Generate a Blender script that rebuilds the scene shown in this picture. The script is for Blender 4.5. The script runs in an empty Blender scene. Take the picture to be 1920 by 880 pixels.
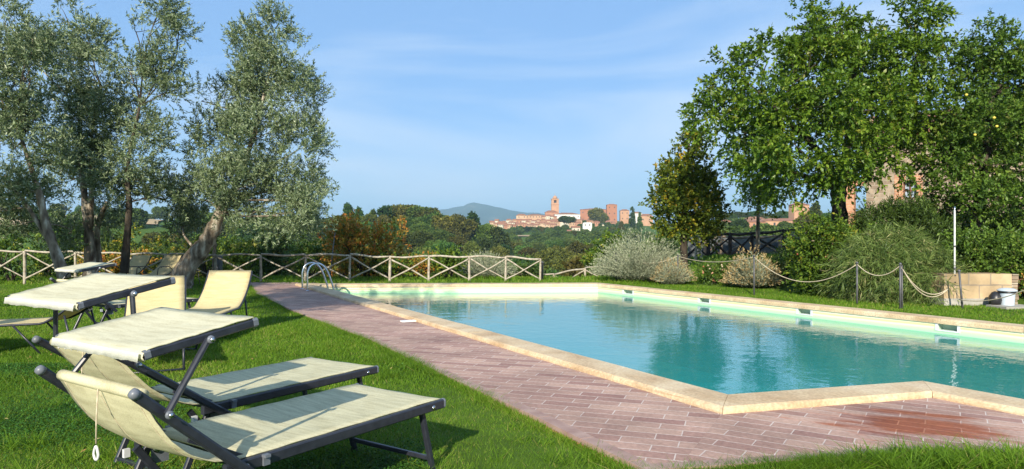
import bpy, bmesh, math, random
import numpy as np
from mathutils import Vector, Matrix, geometry
R = math.radians
random.seed(7); rng = np.random.default_rng(11)
S = bpy.context.scene
COL = S.collection

# ------------------------------------------------------------ camera, world, sun, exposure
F, H, HY = 1250.0, 1.15, 450.0          # focal length in px of the 1920 px wide photo, eye height, horizon row
cam = bpy.data.cameras.new('camera'); camo = bpy.data.objects.new('camera', cam); COL.objects.link(camo)
camo.location = (0, 0, H); camo.rotation_euler = (R(90), 0, 0)
cam.sensor_width = 36; cam.lens = F/1920*36; cam.shift_y = 10/1920
cam.clip_start = .05; cam.clip_end = 40000
S.camera = camo
SUN_AZ, SUN_EL = 11.2, 27.0              # the sun stands behind the camera, a little to its left
w = bpy.data.worlds.new('World'); S.world = w; w.use_nodes = True
nt = w.node_tree; nt.nodes.clear()
out = nt.nodes.new('ShaderNodeOutputWorld'); bg = nt.nodes.new('ShaderNodeBackground')
sky = nt.nodes.new('ShaderNodeTexSky'); sky.sky_type = 'NISHITA'; sky.sun_disc = False
sky.sun_elevation = R(SUN_EL); sky.sun_rotation = R(180+SUN_AZ)
sky.air_density = 1.0; sky.dust_density = 0.3; sky.ozone_density = 3.0; sky.altitude = 300
tc = nt.nodes.new('ShaderNodeTexCoord')
mp = nt.nodes.new('ShaderNodeMapping'); mp.inputs['Scale'].default_value = (1.0, 1.0, 4.6); mp.inputs['Rotation'].default_value = (0, R(12), 0)
nz = nt.nodes.new('ShaderNodeTexNoise'); nz.inputs['Scale'].default_value = 1.6; nz.inputs['Detail'].default_value = 5; nz.inputs['Distortion'].default_value = .6
rp = nt.nodes.new('ShaderNodeValToRGB'); rp.color_ramp.elements[0].position = .47; rp.color_ramp.elements[1].position = .70
rp.color_ramp.elements[0].color = (0, 0, 0, 1); rp.color_ramp.elements[1].color = (.62, .62, .62, 1)
mx = nt.nodes.new('ShaderNodeMixRGB'); mx.inputs[2].default_value = (5.6, 6.4, 7.4, 1)
L = nt.links.new
L(tc.outputs['Generated'], mp.inputs['Vector']); L(mp.outputs[0], nz.inputs['Vector']); L(nz.outputs['Fac'], rp.inputs[0])
hsv = nt.nodes.new('ShaderNodeHueSaturation'); hsv.inputs['Saturation'].default_value = 1.28; hsv.inputs['Hue'].default_value = .512
L(sky.outputs[0], hsv.inputs['Color']); L(rp.outputs[0], mx.inputs[0]); flat = nt.nodes.new('ShaderNodeMixRGB'); flat.inputs[0].default_value = .62; flat.inputs[2].default_value = (2.45, 4.15, 6.6, 1); L(hsv.outputs[0], flat.inputs[1]); L(flat.outputs[0], mx.inputs[1]); L(mx.outputs[0], bg.inputs[0])
bg.inputs[1].default_value = .105; L(bg.outputs[0], out.inputs[0])
sun = bpy.data.lights.new('sun', 'SUN'); sun.energy = 5.0; sun.angle = R(.55); sun.color = (1, .91, .76)
suno = bpy.data.objects.new('sun', sun); COL.objects.link(suno)
suno.rotation_euler = Vector((math.sin(R(SUN_AZ))*math.cos(R(SUN_EL)), math.cos(R(SUN_AZ))*math.cos(R(SUN_EL)), -math.sin(R(SUN_EL)))).to_track_quat('-Z', 'Y').to_euler()
S.view_settings.view_transform = 'Standard'; S.view_settings.look = 'None'
S.view_settings.exposure = 0.55; S.view_settings.gamma = 1
S.cycles.max_bounces = 6; S.cycles.transparent_max_bounces = 12

# ------------------------------------------------------------ helpers
def G(px, py, z=0.0):
    Y = F*(H-z)/(py-HY); return ((px-960)*Y/F, Y, z)
def P(px, py, Y):
    return ((px-960)*Y/F, Y, H-(py-HY)*Y/F)
def unit(v):
    v = np.asarray(v, float); return v/(np.linalg.norm(v, axis=-1, keepdims=True)+1e-9)

def tag(o, label=None, cat=None, group=None, kind=None):
    if label: o['label'] = label
    if cat: o['category'] = cat
    if group: o['group'] = group
    if kind: o['kind'] = kind
    return o
def empty(name, loc, rz, label, cat, group=None):
    o = bpy.data.objects.new(name, None); COL.objects.link(o)
    o.location = loc; o.rotation_euler = (0, 0, rz); o.empty_display_size = .1
    return tag(o, label, cat, group)
def link(name, me, mat, parent=None, world=True):
    o = bpy.data.objects.new(name, me); COL.objects.link(o)
    for m in (mat if isinstance(mat, (list, tuple)) else [mat]):
        if m: me.materials.append(m)
    if parent:
        o.parent = parent
        if world:
            r = parent
            T = Matrix.Translation(r.location) @ Matrix.Rotation(r.rotation_euler.z, 4, 'Z') if r.type == 'EMPTY' else None
            if T is not None: o.matrix_parent_inverse = T.inverted()
    return o
def npmesh(name, V, Fq, smooth=False, col=None, mi=None):
    V = np.asarray(V, np.float32); Fq = np.asarray(Fq, np.int32)
    me = bpy.data.meshes.new(name); n = Fq.shape[1]
    me.vertices.add(len(V)); me.vertices.foreach_set('co', V.ravel())
    me.loops.add(Fq.size); me.loops.foreach_set('vertex_index', Fq.ravel())
    me.polygons.add(len(Fq)); me.polygons.foreach_set('loop_start', np.arange(0, Fq.size, n, dtype=np.int32))
    me.polygons.foreach_set('loop_total', np.full(len(Fq), n, np.int32))
    if smooth: me.polygons.foreach_set('use_smooth', np.ones(len(Fq), bool))
    if mi is not None: me.polygons.foreach_set('material_index', np.asarray(mi, np.int32))
    me.update(calc_edges=True)
    if col is not None:
        a = me.attributes.new('tint', 'FLOAT', 'POINT'); a.data.foreach_set('value', np.asarray(col, np.float32))
    return me

class MB:
    def __init__(s): s.v = []; s.f = []; s.sm = []; s.mi = []; s.m = 0
    def add(s, vs, fs, smooth=False):
        b = len(s.v); s.v += [tuple(v) for v in vs]
        for f in fs: s.f.append([b+i for i in f]); s.sm.append(smooth); s.mi.append(s.m)
        return s
    def hexa(s, p, smooth=False):   # p: 8 points, 0-3 bottom loop, 4-7 top loop
        return s.add(p, [(3, 2, 1, 0), (4, 5, 6, 7), (0, 1, 5, 4), (1, 2, 6, 5), (2, 3, 7, 6), (3, 0, 4, 7)], smooth)
    def box(s, c, d, rz=0):
        cx, cy, cz = c; a, b, h = d[0]/2, d[1]/2, d[2]/2; co, si = math.cos(rz), math.sin(rz)
        q = [(cx+co*x-si*y, cy+si*x+co*y) for x, y in ((-a, -b), (a, -b), (a, b), (-a, b))]
        return s.hexa([(x, y, cz-h) for x, y in q]+[(x, y, cz+h) for x, y in q])
    def bar(s, p, q, w_, h_, up=(0, 0, 1), bev=.18):   # rectangular section with chamfered corners
        p = Vector(p); q = Vector(q); d = (q-p).normalized(); u = Vector(up)
        x = d.cross(u)
        if x.length < 1e-4: x = d.cross(Vector((1, 0, 0)))
        x.normalize(); y = x.cross(d); a, b = w_/2, h_/2; c = min(a, b)*bev*2
        sec = [(-a+c, -b), (a-c, -b), (a, -b+c), (a, b-c), (a-c, b), (-a+c, b), (-a, b-c), (-a, -b+c)]
        vs = [p+x*i+y*j for i, j in sec]+[q+x*i+y*j for i, j in sec]
        return s.add(vs, [tuple(range(7, -1, -1)), tuple(range(8, 16))]+[(i, (i+1) % 8, 8+(i+1) % 8, 8+i) for i in range(8)])
    def tube(s, pts, r, n=8, cap=True, squash=None):
        pts = [Vector(p) for p in pts]; m = len(pts)
        if not hasattr(r, '__len__'): r = [r]*m
        b = []; ref = None
        for i in range(m):
            d = (pts[min(i+1, m-1)]-pts[max(i-1, 0)])
            if d.length < 1e-6: d = Vector((0, 0, 1))
            d.normalize()
            if ref is None: ref = d.orthogonal().normalized()
            ref = (ref-d*ref.dot(d))
            if ref.length < 1e-4: ref = d.orthogonal()
            ref.normalize(); y = d.cross(ref)
            for k in range(n):
                a = 2*math.pi*k/n; b.append(pts[i]+(ref*math.cos(a)+y*math.sin(a))*r[i])
        fs = [(i*n+k, i*n+(k+1) % n, (i+1)*n+(k+1) % n, (i+1)*n+k) for i in range(m-1) for k in range(n)]
        if cap: fs += [tuple(range(n-1, -1, -1)), tuple((m-1)*n+k for k in range(n))]
        return s.add(b, fs, True)
    def lathe(s, c, prof, n=20, axis='Z'):
        vs = []
        for rr, z in prof:
            for k in range(n):
                a = 2*math.pi*k/n
                v = (rr*math.cos(a), rr*math.sin(a), z)
                if axis == 'X': v = (v[2], v[0], v[1])
                if axis == 'Y': v = (v[0], v[2], v[1])
                vs.append((c[0]+v[0], c[1]+v[1], c[2]+v[2]))
        m = len(prof)
        return s.add(vs, [(i*n+k, i*n+(k+1) % n, (i+1)*n+(k+1) % n, (i+1)*n+k) for i in range(m-1) for k in range(n)]+[tuple(range(n-1, -1, -1)), tuple((m-1)*n+k for k in range(n))], True)
    def build(s, name, mat, parent=None, world=True):
        me = bpy.data.meshes.new(name); me.from_pydata(s.v, [], s.f)
        me.polygons.foreach_set('use_smooth', s.sm); me.polygons.foreach_set('material_index', s.mi); me.update()
        return link(name, me, mat, parent, world)

# ------------------------------------------------------------ materials
MATS = {}
def newmat(name):
    m = bpy.data.materials.new(name); m.use_nodes = True; MATS[name] = m
    return m, m.node_tree, m.node_tree.nodes['Principled BSDF']
def N(t, kind, **kw):
    n = t.nodes.new(kind)
    for k, v in kw.items():
        if k in n.inputs: n.inputs[k].default_value = v
        else: setattr(n, k, v)
    return n
def ramp(t, fac, stops):
    r = t.nodes.new('ShaderNodeValToRGB'); e = r.color_ramp.elements
    while len(e) < len(stops): e.new(.5)
    for x, (p, c) in zip(e, stops): x.position = p; x.color = (*c, 1)
    if fac is not None: t.links.new(fac, r.inputs[0])
    return r
def coords(t, scale=(1, 1, 1), rot=(0, 0, 0), kind='Object'):
    c = t.nodes.new('ShaderNodeTexCoord'); m = t.nodes.new('ShaderNodeMapping')
    m.inputs['Scale'].default_value = scale; m.inputs['Rotation'].default_value = rot
    t.links.new(c.outputs[kind], m.inputs[0]); return m.outputs[0]
def bump(t, fac, bsdf, strength, dist=.01, prev=None):
    b = t.nodes.new('ShaderNodeBump'); b.inputs['Strength'].default_value = strength; b.inputs['Distance'].default_value = dist
    t.links.new(fac, b.inputs['Height']); 
    if prev: t.links.new(prev.outputs[0], b.inputs['Normal'])
    t.links.new(b.outputs[0], bsdf.inputs['Normal']); return b
def noisy(name, stops, scale=5, rough=.7, detail=6, sc=(1, 1, 1), bs=.3, bd=.01, metallic=0, spec=.5, scale2=None):
    m, t, b = newmat(name); v = coords(t, sc)
    n = N(t, 'ShaderNodeTexNoise', Scale=scale, Detail=detail); t.links.new(v, n.inputs['Vector'])
    r = ramp(t, n.outputs['Fac'], stops); col = r.outputs[0]
    if scale2:
        n2 = N(t, 'ShaderNodeTexNoise', Scale=scale2, Detail=3); t.links.new(v, n2.inputs['Vector'])
        mm = N(t, 'ShaderNodeMixRGB', blend_type='OVERLAY'); mm.inputs[0].default_value = .45
        t.links.new(col, mm.inputs[1]); t.links.new(n2.outputs['Fac'], mm.inputs[2]); col = mm.outputs[0]
    t.links.new(col, b.inputs['Base Color'])
    b.inputs['Roughness'].default_value = rough; b.inputs['Metallic'].default_value = metallic
    b.inputs['Specular IOR Level'].default_value = spec
    if bs: bump(t, n.outputs['Fac'], b, bs, bd)
    return m
def leafmat(name, stops, under=None, rough=.55, trans=.28, spec=.3, objvar=0):
    m, t, b = newmat(name)
    a = N(t, 'ShaderNodeAttribute', attribute_name='tint')
    r = ramp(t, a.outputs['Fac'], stops); col = r.outputs[0]
    if objvar:
        oi = t.nodes.new('ShaderNodeObjectInfo'); hs = t.nodes.new('ShaderNodeHueSaturation')
        mr = N(t, 'ShaderNodeMapRange'); mr.inputs[3].default_value = .5-objvar*.09; mr.inputs[4].default_value = .5+objvar*.05
        t.links.new(oi.outputs['Random'], mr.inputs[0]); t.links.new(mr.outputs[0], hs.inputs['Hue'])
        mr2 = N(t, 'ShaderNodeMapRange'); mr2.inputs[3].default_value = 1-objvar*.45; mr2.inputs[4].default_value = 1+objvar*.5
        ml = N(t, 'ShaderNodeMath', operation='FRACT'); mu = N(t, 'ShaderNodeMath', operation='MULTIPLY'); mu.inputs[1].default_value = 17.3
        t.links.new(oi.outputs['Random'], mu.inputs[0]); t.links.new(mu.outputs[0], ml.inputs[0]); t.links.new(ml.outputs[0], mr2.inputs[0])
        t.links.new(mr2.outputs[0], hs.inputs['Value']); t.links.new(col, hs.inputs['Color']); col = hs.outputs[0]
    if under:
        g = t.nodes.new('ShaderNodeNewGeometry'); mm = t.nodes.new('ShaderNodeMixRGB'); mm.inputs[2].default_value = (*under, 1)
        t.links.new(g.outputs['Backfacing'], mm.inputs[0]); t.links.new(col, mm.inputs[1]); col = mm.outputs[0]
    t.links.new(col, b.inputs['Base Color']); b.inputs['Roughness'].default_value = rough; b.inputs['Specular IOR Level'].default_value = spec
    tr = t.nodes.new('ShaderNodeBsdfTranslucent'); ms = t.nodes.new('ShaderNodeMixShader'); ms.inputs[0].default_value = trans
    t.links.new(col, tr.inputs[0]); t.links.new(b.outputs[0], ms.inputs[1]); t.links.new(tr.outputs[0], ms.inputs[2])
    t.links.new(ms.outputs[0], t.nodes['Material Output'].inputs[0])
    return m

M_ground = noisy('ground_soil', [(.3, (.05, .09, .012)), (.55, (.075, .135, .018)), (.8, (.10, .14, .03))], 3, .95, 8, bs=.5, bd=.03, spec=.1, scale2=.05)
M_grass = leafmat('grass_blades', [(0, (.075, .15, .010)), (.5, (.12, .24, .014)), (.85, (.19, .31, .025)), (1, (.34, .32, .09))], rough=.6, trans=.35, spec=.2)
M_olive = leafmat('olive_leaves', [(0, (.04, .07, .022)), (.45, (.085, .13, .042)), (.8, (.165, .22, .085)), (1, (.34, .40, .22))], under=(.24, .30, .16), rough=.45, trans=.18, spec=.5)
M_cherry = leafmat('cherry_leaves', [(0, (.04, .085, .008)), (.5, (.10, .182, .013)), (.9, (.21, .31, .027)), (1, (.20, .21, .03))], rough=.45, trans=.3, spec=.4)
M_apple = leafmat('apple_leaves', [(0, (.04, .08, .012)), (.5, (.09, .17, .02)), (.95, (.18, .27, .035)), (1, (.20, .22, .05))], rough=.5, trans=.28, spec=.35)
M_maple = leafmat('autumn_leaves', [(0, (.045, .07, .01)), (.5, (.095, .145, .014)), (.8, (.22, .25, .022)), (1, (.50, .34, .03))], rough=.55, trans=.3)
M_rust = leafmat('rusty_leaves', [(0, (.08, .12, .016)), (.35, (.21, .22, .028)), (.65, (.48, .27, .045)), (1, (.58, .20, .045))], rough=.6, trans=.3)
M_yelgreen = leafmat('yellow_green_leaves', [(0, (.04, .08, .010)), (.5, (.09, .165, .016)), (.9, (.19, .27, .025)), (1, (.36, .34, .04))], rough=.55, trans=.3)
M_dark = leafmat('dark_leaves', [(0, (.025, .05, .01)), (.5, (.055, .10, .018)), (1, (.11, .17, .03))], rough=.5, trans=.2)
M_silver = leafmat('silver_leaves', [(0, (.16, .18, .11)), (.5, (.30, .33, .21)), (1, (.46, .48, .33))], rough=.7, trans=.15)
M_dry = leafmat('dry_flower_heads', [(0, (.24, .18, .08)), (.6, (.40, .30, .14)), (1, (.52, .40, .20))], rough=.8, trans=.15)
M_reed = leafmat('reed_leaves', [(0, (.055, .10, .02)), (.5, (.13, .20, .045)), (.9, (.25, .31, .09)), (1, (.38, .36, .16))], rough=.5, trans=.25)
M_wood1 = leafmat('woodland_leaves', [(0, (.035, .065, .010)), (.5, (.07, .115, .016)), (1, (.13, .175, .028))], rough=.65, trans=.2, objvar=1)
M_petal = leafmat('petals', [(0, (.70, .16, .10)), (.4, (.75, .45, .30)), (1, (.80, .68, .50))], rough=.6, trans=.3)
M_bark = noisy('bark', [(.32, (.07, .05, .035)), (.52, (.22, .18, .13)), (.68, (.46, .43, .35))], 9, .9, 8, (1, 1, .35), .9, .03, spec=.2)
M_barkd = noisy('dark_bark', [(.3, (.02, .016, .012)), (.6, (.07, .055, .04)), (.8, (.14, .12, .09))], 9, .9, 8, (1, 1, .35), .9, .03, spec=.2)
M_rail = noisy('weathered_pale_wood', [(.25, (.20, .165, .12)), (.5, (.38, .335, .26)), (.8, (.54, .50, .41))], 12, .85, 6, (1, 1, 1), .5, .01, spec=.2)
M_railbrown = noisy('weathered_brown_wood', [(.3, (.13, .09, .06)), (.6, (.26, .20, .14)), (.8, (.36, .30, .22))], 12, .85, 6, bs=.5, spec=.2)
M_raildark = noisy('dark_wood', [(.3, (.018, .014, .012)), (.7, (.06, .05, .045))], 12, .85, 6, bs=.5, spec=.2)
M_frame = noisy('charcoal_paint', [(.3, (.017, .019, .028)), (.7, (.030, .033, .045))], 30, .38, 3, bs=.03, spec=.5)
M_cap = noisy('grey_plastic', [(.3, (.11, .12, .14)), (.7, (.16, .175, .20))], 20, .4, 3, bs=.03)
M_clip = noisy('white_plastic', [(.3, (.55, .56, .57)), (.7, (.7, .7, .7))], 20, .35, 3, bs=.03)
M_steel = noisy('stainless_steel', [(.3, (.55, .56, .58)), (.7, (.7, .7, .72))], 8, .22, 3, bs=.02, metallic=1)
M_rope = noisy('rope', [(.3, (.36, .30, .20)), (.7, (.60, .52, .38))], 60, .9, 2, bs=.5, bd=.004)
M_greymetal = noisy('grey_metal', [(.3, (.05, .052, .055)), (.7, (.11, .11, .115))], 14, .5, 3, bs=.05)
M_whitepole = noisy('chalky_white_paint', [(.3, (.5, .5, .47)), (.7, (.72, .72, .69))], 14, .6, 4, bs=.1)
M_plast = noisy('cream_plaster', [(.3, (.50, .42, .27)), (.7, (.62, .55, .38))], .5, .9, 5, bs=.1)
M_slab = noisy('concrete_slab', [(.3, (.26, .25, .22)), (.7, (.40, .38, .33))], 6, .9, 8, bs=.3)
M_bin = noisy('pale_blue_plastic', [(.3, (.42, .50, .58)), (.7, (.55, .62, .68))], 6, .4, 3, bs=.05)
M_black = noisy('black_plastic', [(.3, (.012, .012, .014)), (.7, (.03, .03, .032))], 10, .4, 3, bs=.3, bd=.01)
M_net = noisy('shade_net', [(.35, (.05, .06, .07)), (.65, (.16, .17, .16))], 1.5, .9, 3, bs=.4)
M_white = noisy('white_sheet', [(.3, (.7, .7, .7)), (.7, (.82, .82, .82))], 5, .6, 3, bs=.1)
M_roof = noisy('terracotta', [(.25, (.17, .075, .045)), (.5, (.27, .125, .075)), (.8, (.36, .20, .13))], 1.2, .9, 6, bs=.2, bd=.05)
M_town = []
for k, c in enumerate([(.52, .30, .18), (.56, .36, .22), (.46, .23, .14), (.66, .60, .45), (.60, .42, .27), (.42, .19, .11)]):
    M_town.append(noisy('town_plaster', [(.3, tuple(x*.82 for x in c)), (.7, c)], .25, .9, 6, bs=.1))
M_glass = noisy('dark_window', [(.3, (.05, .05, .055)), (.7, (.09, .09, .10))], 2, .25, 2, bs=0)
M_white_t = noisy('white_plaster', [(.3, (.66, .63, .56)), (.7, (.76, .73, .66))], .3, .9, 4, bs=.1)
M_apple_f = noisy('apple_skin', [(.3, (.65, .45, .05)), (.7, (.75, .6, .1))], 20, .4, 2, bs=0)

def fabric(name, c1, c2):
    m, t, b = newmat(name); v = coords(t)
    n = N(t, 'ShaderNodeTexNoise', Scale=6, Detail=5); m2 = N(t, 'ShaderNodeMapping'); m2.inputs['Scale'].default_value = (1, 9, 1)
    t.links.new(v, m2.inputs[0]); t.links.new(m2.outputs[0], n.inputs['Vector'])
    n2 = N(t, 'ShaderNodeTexNoise', Scale=160, Detail=2); t.links.new(v, n2.inputs['Vector'])
    ad = N(t, 'ShaderNodeMath', operation='ADD'); t.links.new(n.outputs['Fac'], ad.inputs[0]); 
    mu = N(t, 'ShaderNodeMath', operation='MULTIPLY'); mu.inputs[1].default_value = .7; t.links.new(n2.outputs['Fac'], mu.inputs[0]); t.links.new(mu.outputs[0], ad.inputs[1])
    r = ramp(t, ad.outputs[0], [(.62, c1), (1.0, c2)]); t.links.new(r.outputs[0], b.inputs['Base Color']); b.inputs['Roughness'].default_value = .75
    b.inputs['Specular IOR Level'].default_value = .25
    wv = N(t, 'ShaderNodeTexWave', Scale=90); t.links.new(v, wv.inputs['Vector']); wr_ = N(t, 'ShaderNodeTexNoise', Scale=5, Detail=2, Distortion=.8); t.links.new(v, wr_.inputs['Vector']); bb = bump(t, wr_.outputs['Fac'], b, .35, .02); bump(t, n2.outputs['Fac'], b, .3, .002, bb)
    tr = t.nodes.new('ShaderNodeBsdfTranslucent'); ms = t.nodes.new('ShaderNodeMixShader'); ms.inputs[0].default_value = .22
    t.links.new(r.outputs[0], tr.inputs[0]); t.links.new(b.outputs[0], ms.inputs[1]); t.links.new(tr.outputs[0], ms.inputs[2])
    t.links.new(ms.outputs[0], t.nodes['Material Output'].inputs[0])
    return m
M_fab = fabric('cream_mesh_fabric', (.54, .50, .31), (.74, .70, .47))
M_fabcan = fabric('cream_canopy_fabric', (.58, .54, .36), (.74, .71, .51))
M_fabyel = fabric('sand_mesh_fabric', (.58, .48, .24), (.70, .59, .33))
M_hem = fabric('white_hem', (.70, .69, .60), (.80, .79, .72))

def tiles(name, rot, off=(0, 0)):
    m, t, b = newmat(name)
    c = t.nodes.new('ShaderNodeTexCoord'); mpn = t.nodes.new('ShaderNodeMapping'); mpn.inputs['Rotation'].default_value = (0, 0, rot); mpn.inputs['Location'].default_value = (off[0], off[1], 0)
    t.links.new(c.outputs['Object'], mpn.inputs[0])
    nd = N(t, 'ShaderNodeTexNoise', Scale=9, Detail=2); t.links.new(mpn.outputs[0], nd.inputs['Vector'])
    vm = N(t, 'ShaderNodeVectorMath', operation='MULTIPLY_ADD'); vm.inputs[1].default_value = (.008, .008, 0); t.links.new(nd.outputs['Color'], vm.inputs[0]); t.links.new(mpn.outputs[0], vm.inputs[2])
    k = t.nodes.new('ShaderNodeTexBrick'); k.offset = .43; k.inputs['Scale'].default_value = 1
    k.inputs['Brick Width'].default_value = .33; k.inputs['Row Height'].default_value = .115
    k.inputs['Mortar Size'].default_value = .0045; k.inputs['Mortar Smooth'].default_value = .3
    k.inputs['Color1'].default_value = (.29, .165, .135, 1); k.inputs['Color2'].default_value = (.44, .29, .225, 1); k.inputs['Mortar'].default_value = (.56, .46, .40, 1)
    k.inputs['Bias'].default_value = .0
    t.links.new(vm.outputs[0], k.inputs['Vector'])
    n = N(t, 'ShaderNodeTexNoise', Scale=1.1, Detail=7, Roughness=.65); t.links.new(mpn.outputs[0], n.inputs['Vector'])
    n3 = N(t, 'ShaderNodeTexNoise', Scale=38, Detail=5); t.links.new(mpn.outputs[0], n3.inputs['Vector'])
    o1 = N(t, 'ShaderNodeMixRGB', blend_type='OVERLAY'); o1.inputs[0].default_value = .75; t.links.new(k.outputs['Color'], o1.inputs[1]); t.links.new(n.outputs['Fac'], o1.inputs[2])
    o2 = N(t, 'ShaderNodeMixRGB', blend_type='OVERLAY'); o2.inputs[0].default_value = .4; t.links.new(o1.outputs[0], o2.inputs[1]); t.links.new(n3.outputs['Fac'], o2.inputs[2])
    # wet patch left by swimmers, by the step of the pool
    wc = G(1716, 795); sb = N(t, 'ShaderNodeVectorMath', operation='SUBTRACT'); sb.inputs[1].default_value = (wc[0], wc[1], 0); t.links.new(c.outputs['Object'], sb.inputs[0])
    wm = t.nodes.new('ShaderNodeMapping'); wm.inputs['Rotation'].default_value = (0, 0, R(12)); wm.inputs['Scale'].default_value = (1.15, 1.9, 1); t.links.new(sb.outputs[0], wm.inputs[0])
    ln = N(t, 'ShaderNodeVectorMath', operation='LENGTH'); t.links.new(wm.outputs[0], ln.inputs[0])
    wst = t.nodes.new('ShaderNodeMapping'); wst.inputs['Scale'].default_value = (.55, 2.6, 1); t.links.new(mpn.outputs[0], wst.inputs[0]); wn = N(t, 'ShaderNodeTexNoise', Scale=3.2, Detail=6, Roughness=.6); t.links.new(wst.outputs[0], wn.inputs['Vector'])
    sm = N(t, 'ShaderNodeMath', operation='MULTIPLY_ADD'); sm.inputs[1].default_value = 2.6; t.links.new(wn.outputs['Fac'], sm.inputs[0]); t.links.new(ln.outputs['Value'], sm.inputs[2])
    wr = ramp(t, sm.outputs[0], [(.0, (1, 1, 1)), (1.0, (0, 0, 0))]); wr.color_ramp.elements[0].position = .80; wr.color_ramp.elements[1].position = .99
    # a ramp input is clamped at 1, so scale first
    sc = N(t, 'ShaderNodeMath', operation='MULTIPLY'); sc.inputs[1].default_value = .50; t.links.new(sm.outputs[0], sc.inputs[0]); t.links.new(sc.outputs[0], wr.inputs[0])
    wet = N(t, 'ShaderNodeMixRGB', blend_type='MULTIPLY'); wet.inputs[2].default_value = (.86, .43, .28, 1); t.links.new(wr.outputs[0], wet.inputs[0]); t.links.new(o2.outputs[0], wet.inputs[1])
    t.links.new(wet.outputs[0], b.inputs['Base Color'])
    rr = N(t, 'ShaderNodeMapRange'); rr.inputs[3].default_value = .8; rr.inputs[4].default_value = .4; t.links.new(wr.outputs[0], rr.inputs[0]); t.links.new(rr.outputs[0], b.inputs['Roughness'])
    b.inputs['Specular IOR Level'].default_value = .3
    iv = N(t, 'ShaderNodeMath', operation='SUBTRACT'); iv.inputs[0].default_value = 1; t.links.new(k.outputs['Fac'], iv.inputs[1])
    b1 = bump(t, n3.outputs['Fac'], b, .25, .004); bump(t, iv.outputs[0], b, .6, .004, b1)
    return m
M_tileL = tiles('brick_paving', R(19)); M_tileR = tiles('brick_paving_step', R(33), (.1, .05))

def travertine():
    m, t, b = newmat('travertine_coping'); v = coords(t)
    n = N(t, 'ShaderNodeTexNoise', Scale=2.5, Detail=8, Roughness=.6); t.links.new(v, n.inputs['Vector'])
    r = ramp(t, n.outputs['Fac'], [(.28, (.42, .28, .15)), (.5, (.57, .43, .26)), (.75, (.68, .56, .38))])
    n2 = N(t, 'ShaderNodeTexNoise', Scale=45, Detail=5); t.links.new(v, n2.inputs['Vector'])
    o = N(t, 'ShaderNodeMixRGB', blend_type='OVERLAY'); o.inputs[0].default_value = .5; t.links.new(r.outputs[0], o.inputs[1]); t.links.new(n2.outputs['Fac'], o.inputs[2])
    t.links.new(o.outputs[0], b.inputs['Base Color']); b.inputs['Roughness'].default_value = .75
    bump(t, n2.outputs['Fac'], b, .6, .006); return m
M_trav = travertine()

def liner():
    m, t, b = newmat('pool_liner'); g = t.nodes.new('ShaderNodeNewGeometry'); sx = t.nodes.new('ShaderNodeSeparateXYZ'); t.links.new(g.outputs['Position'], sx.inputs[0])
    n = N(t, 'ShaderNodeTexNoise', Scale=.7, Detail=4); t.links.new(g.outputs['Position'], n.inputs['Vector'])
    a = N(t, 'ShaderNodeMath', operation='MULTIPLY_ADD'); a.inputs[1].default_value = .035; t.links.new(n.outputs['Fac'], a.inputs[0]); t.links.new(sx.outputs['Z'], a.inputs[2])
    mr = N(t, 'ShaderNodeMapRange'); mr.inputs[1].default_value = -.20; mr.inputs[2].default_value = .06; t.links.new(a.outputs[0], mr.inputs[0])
    r = ramp(t, mr.outputs[0], [(0, (.03, .22, .21)), (.10, (.20, .52, .44)), (.20, (.40, .72, .44)), (.42, (.58, .80, .42)), (.50, (.80, .82, .60)), (.60, (.74, .74, .24)), (.70, (.82, .82, .60)), (1, (.82, .81, .70))])  # lowest stop is the floor colour darkened to offset sun on the upright wall
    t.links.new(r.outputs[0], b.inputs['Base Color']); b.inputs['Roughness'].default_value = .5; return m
M_liner = liner()
def floorm():
    m, t, b = newmat('pool_floor_paint'); v = coords(t)
    n = N(t, 'ShaderNodeTexNoise', Scale=.35, Detail=3); t.links.new(v, n.inputs['Vector'])
    r = ramp(t, n.outputs['Fac'], [(.3, (.06, .42, .40)), (.7, (.09, .50, .47))]); t.links.new(r.outputs[0], b.inputs['Base Color']); return m
M_pfloor = floorm()
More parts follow.
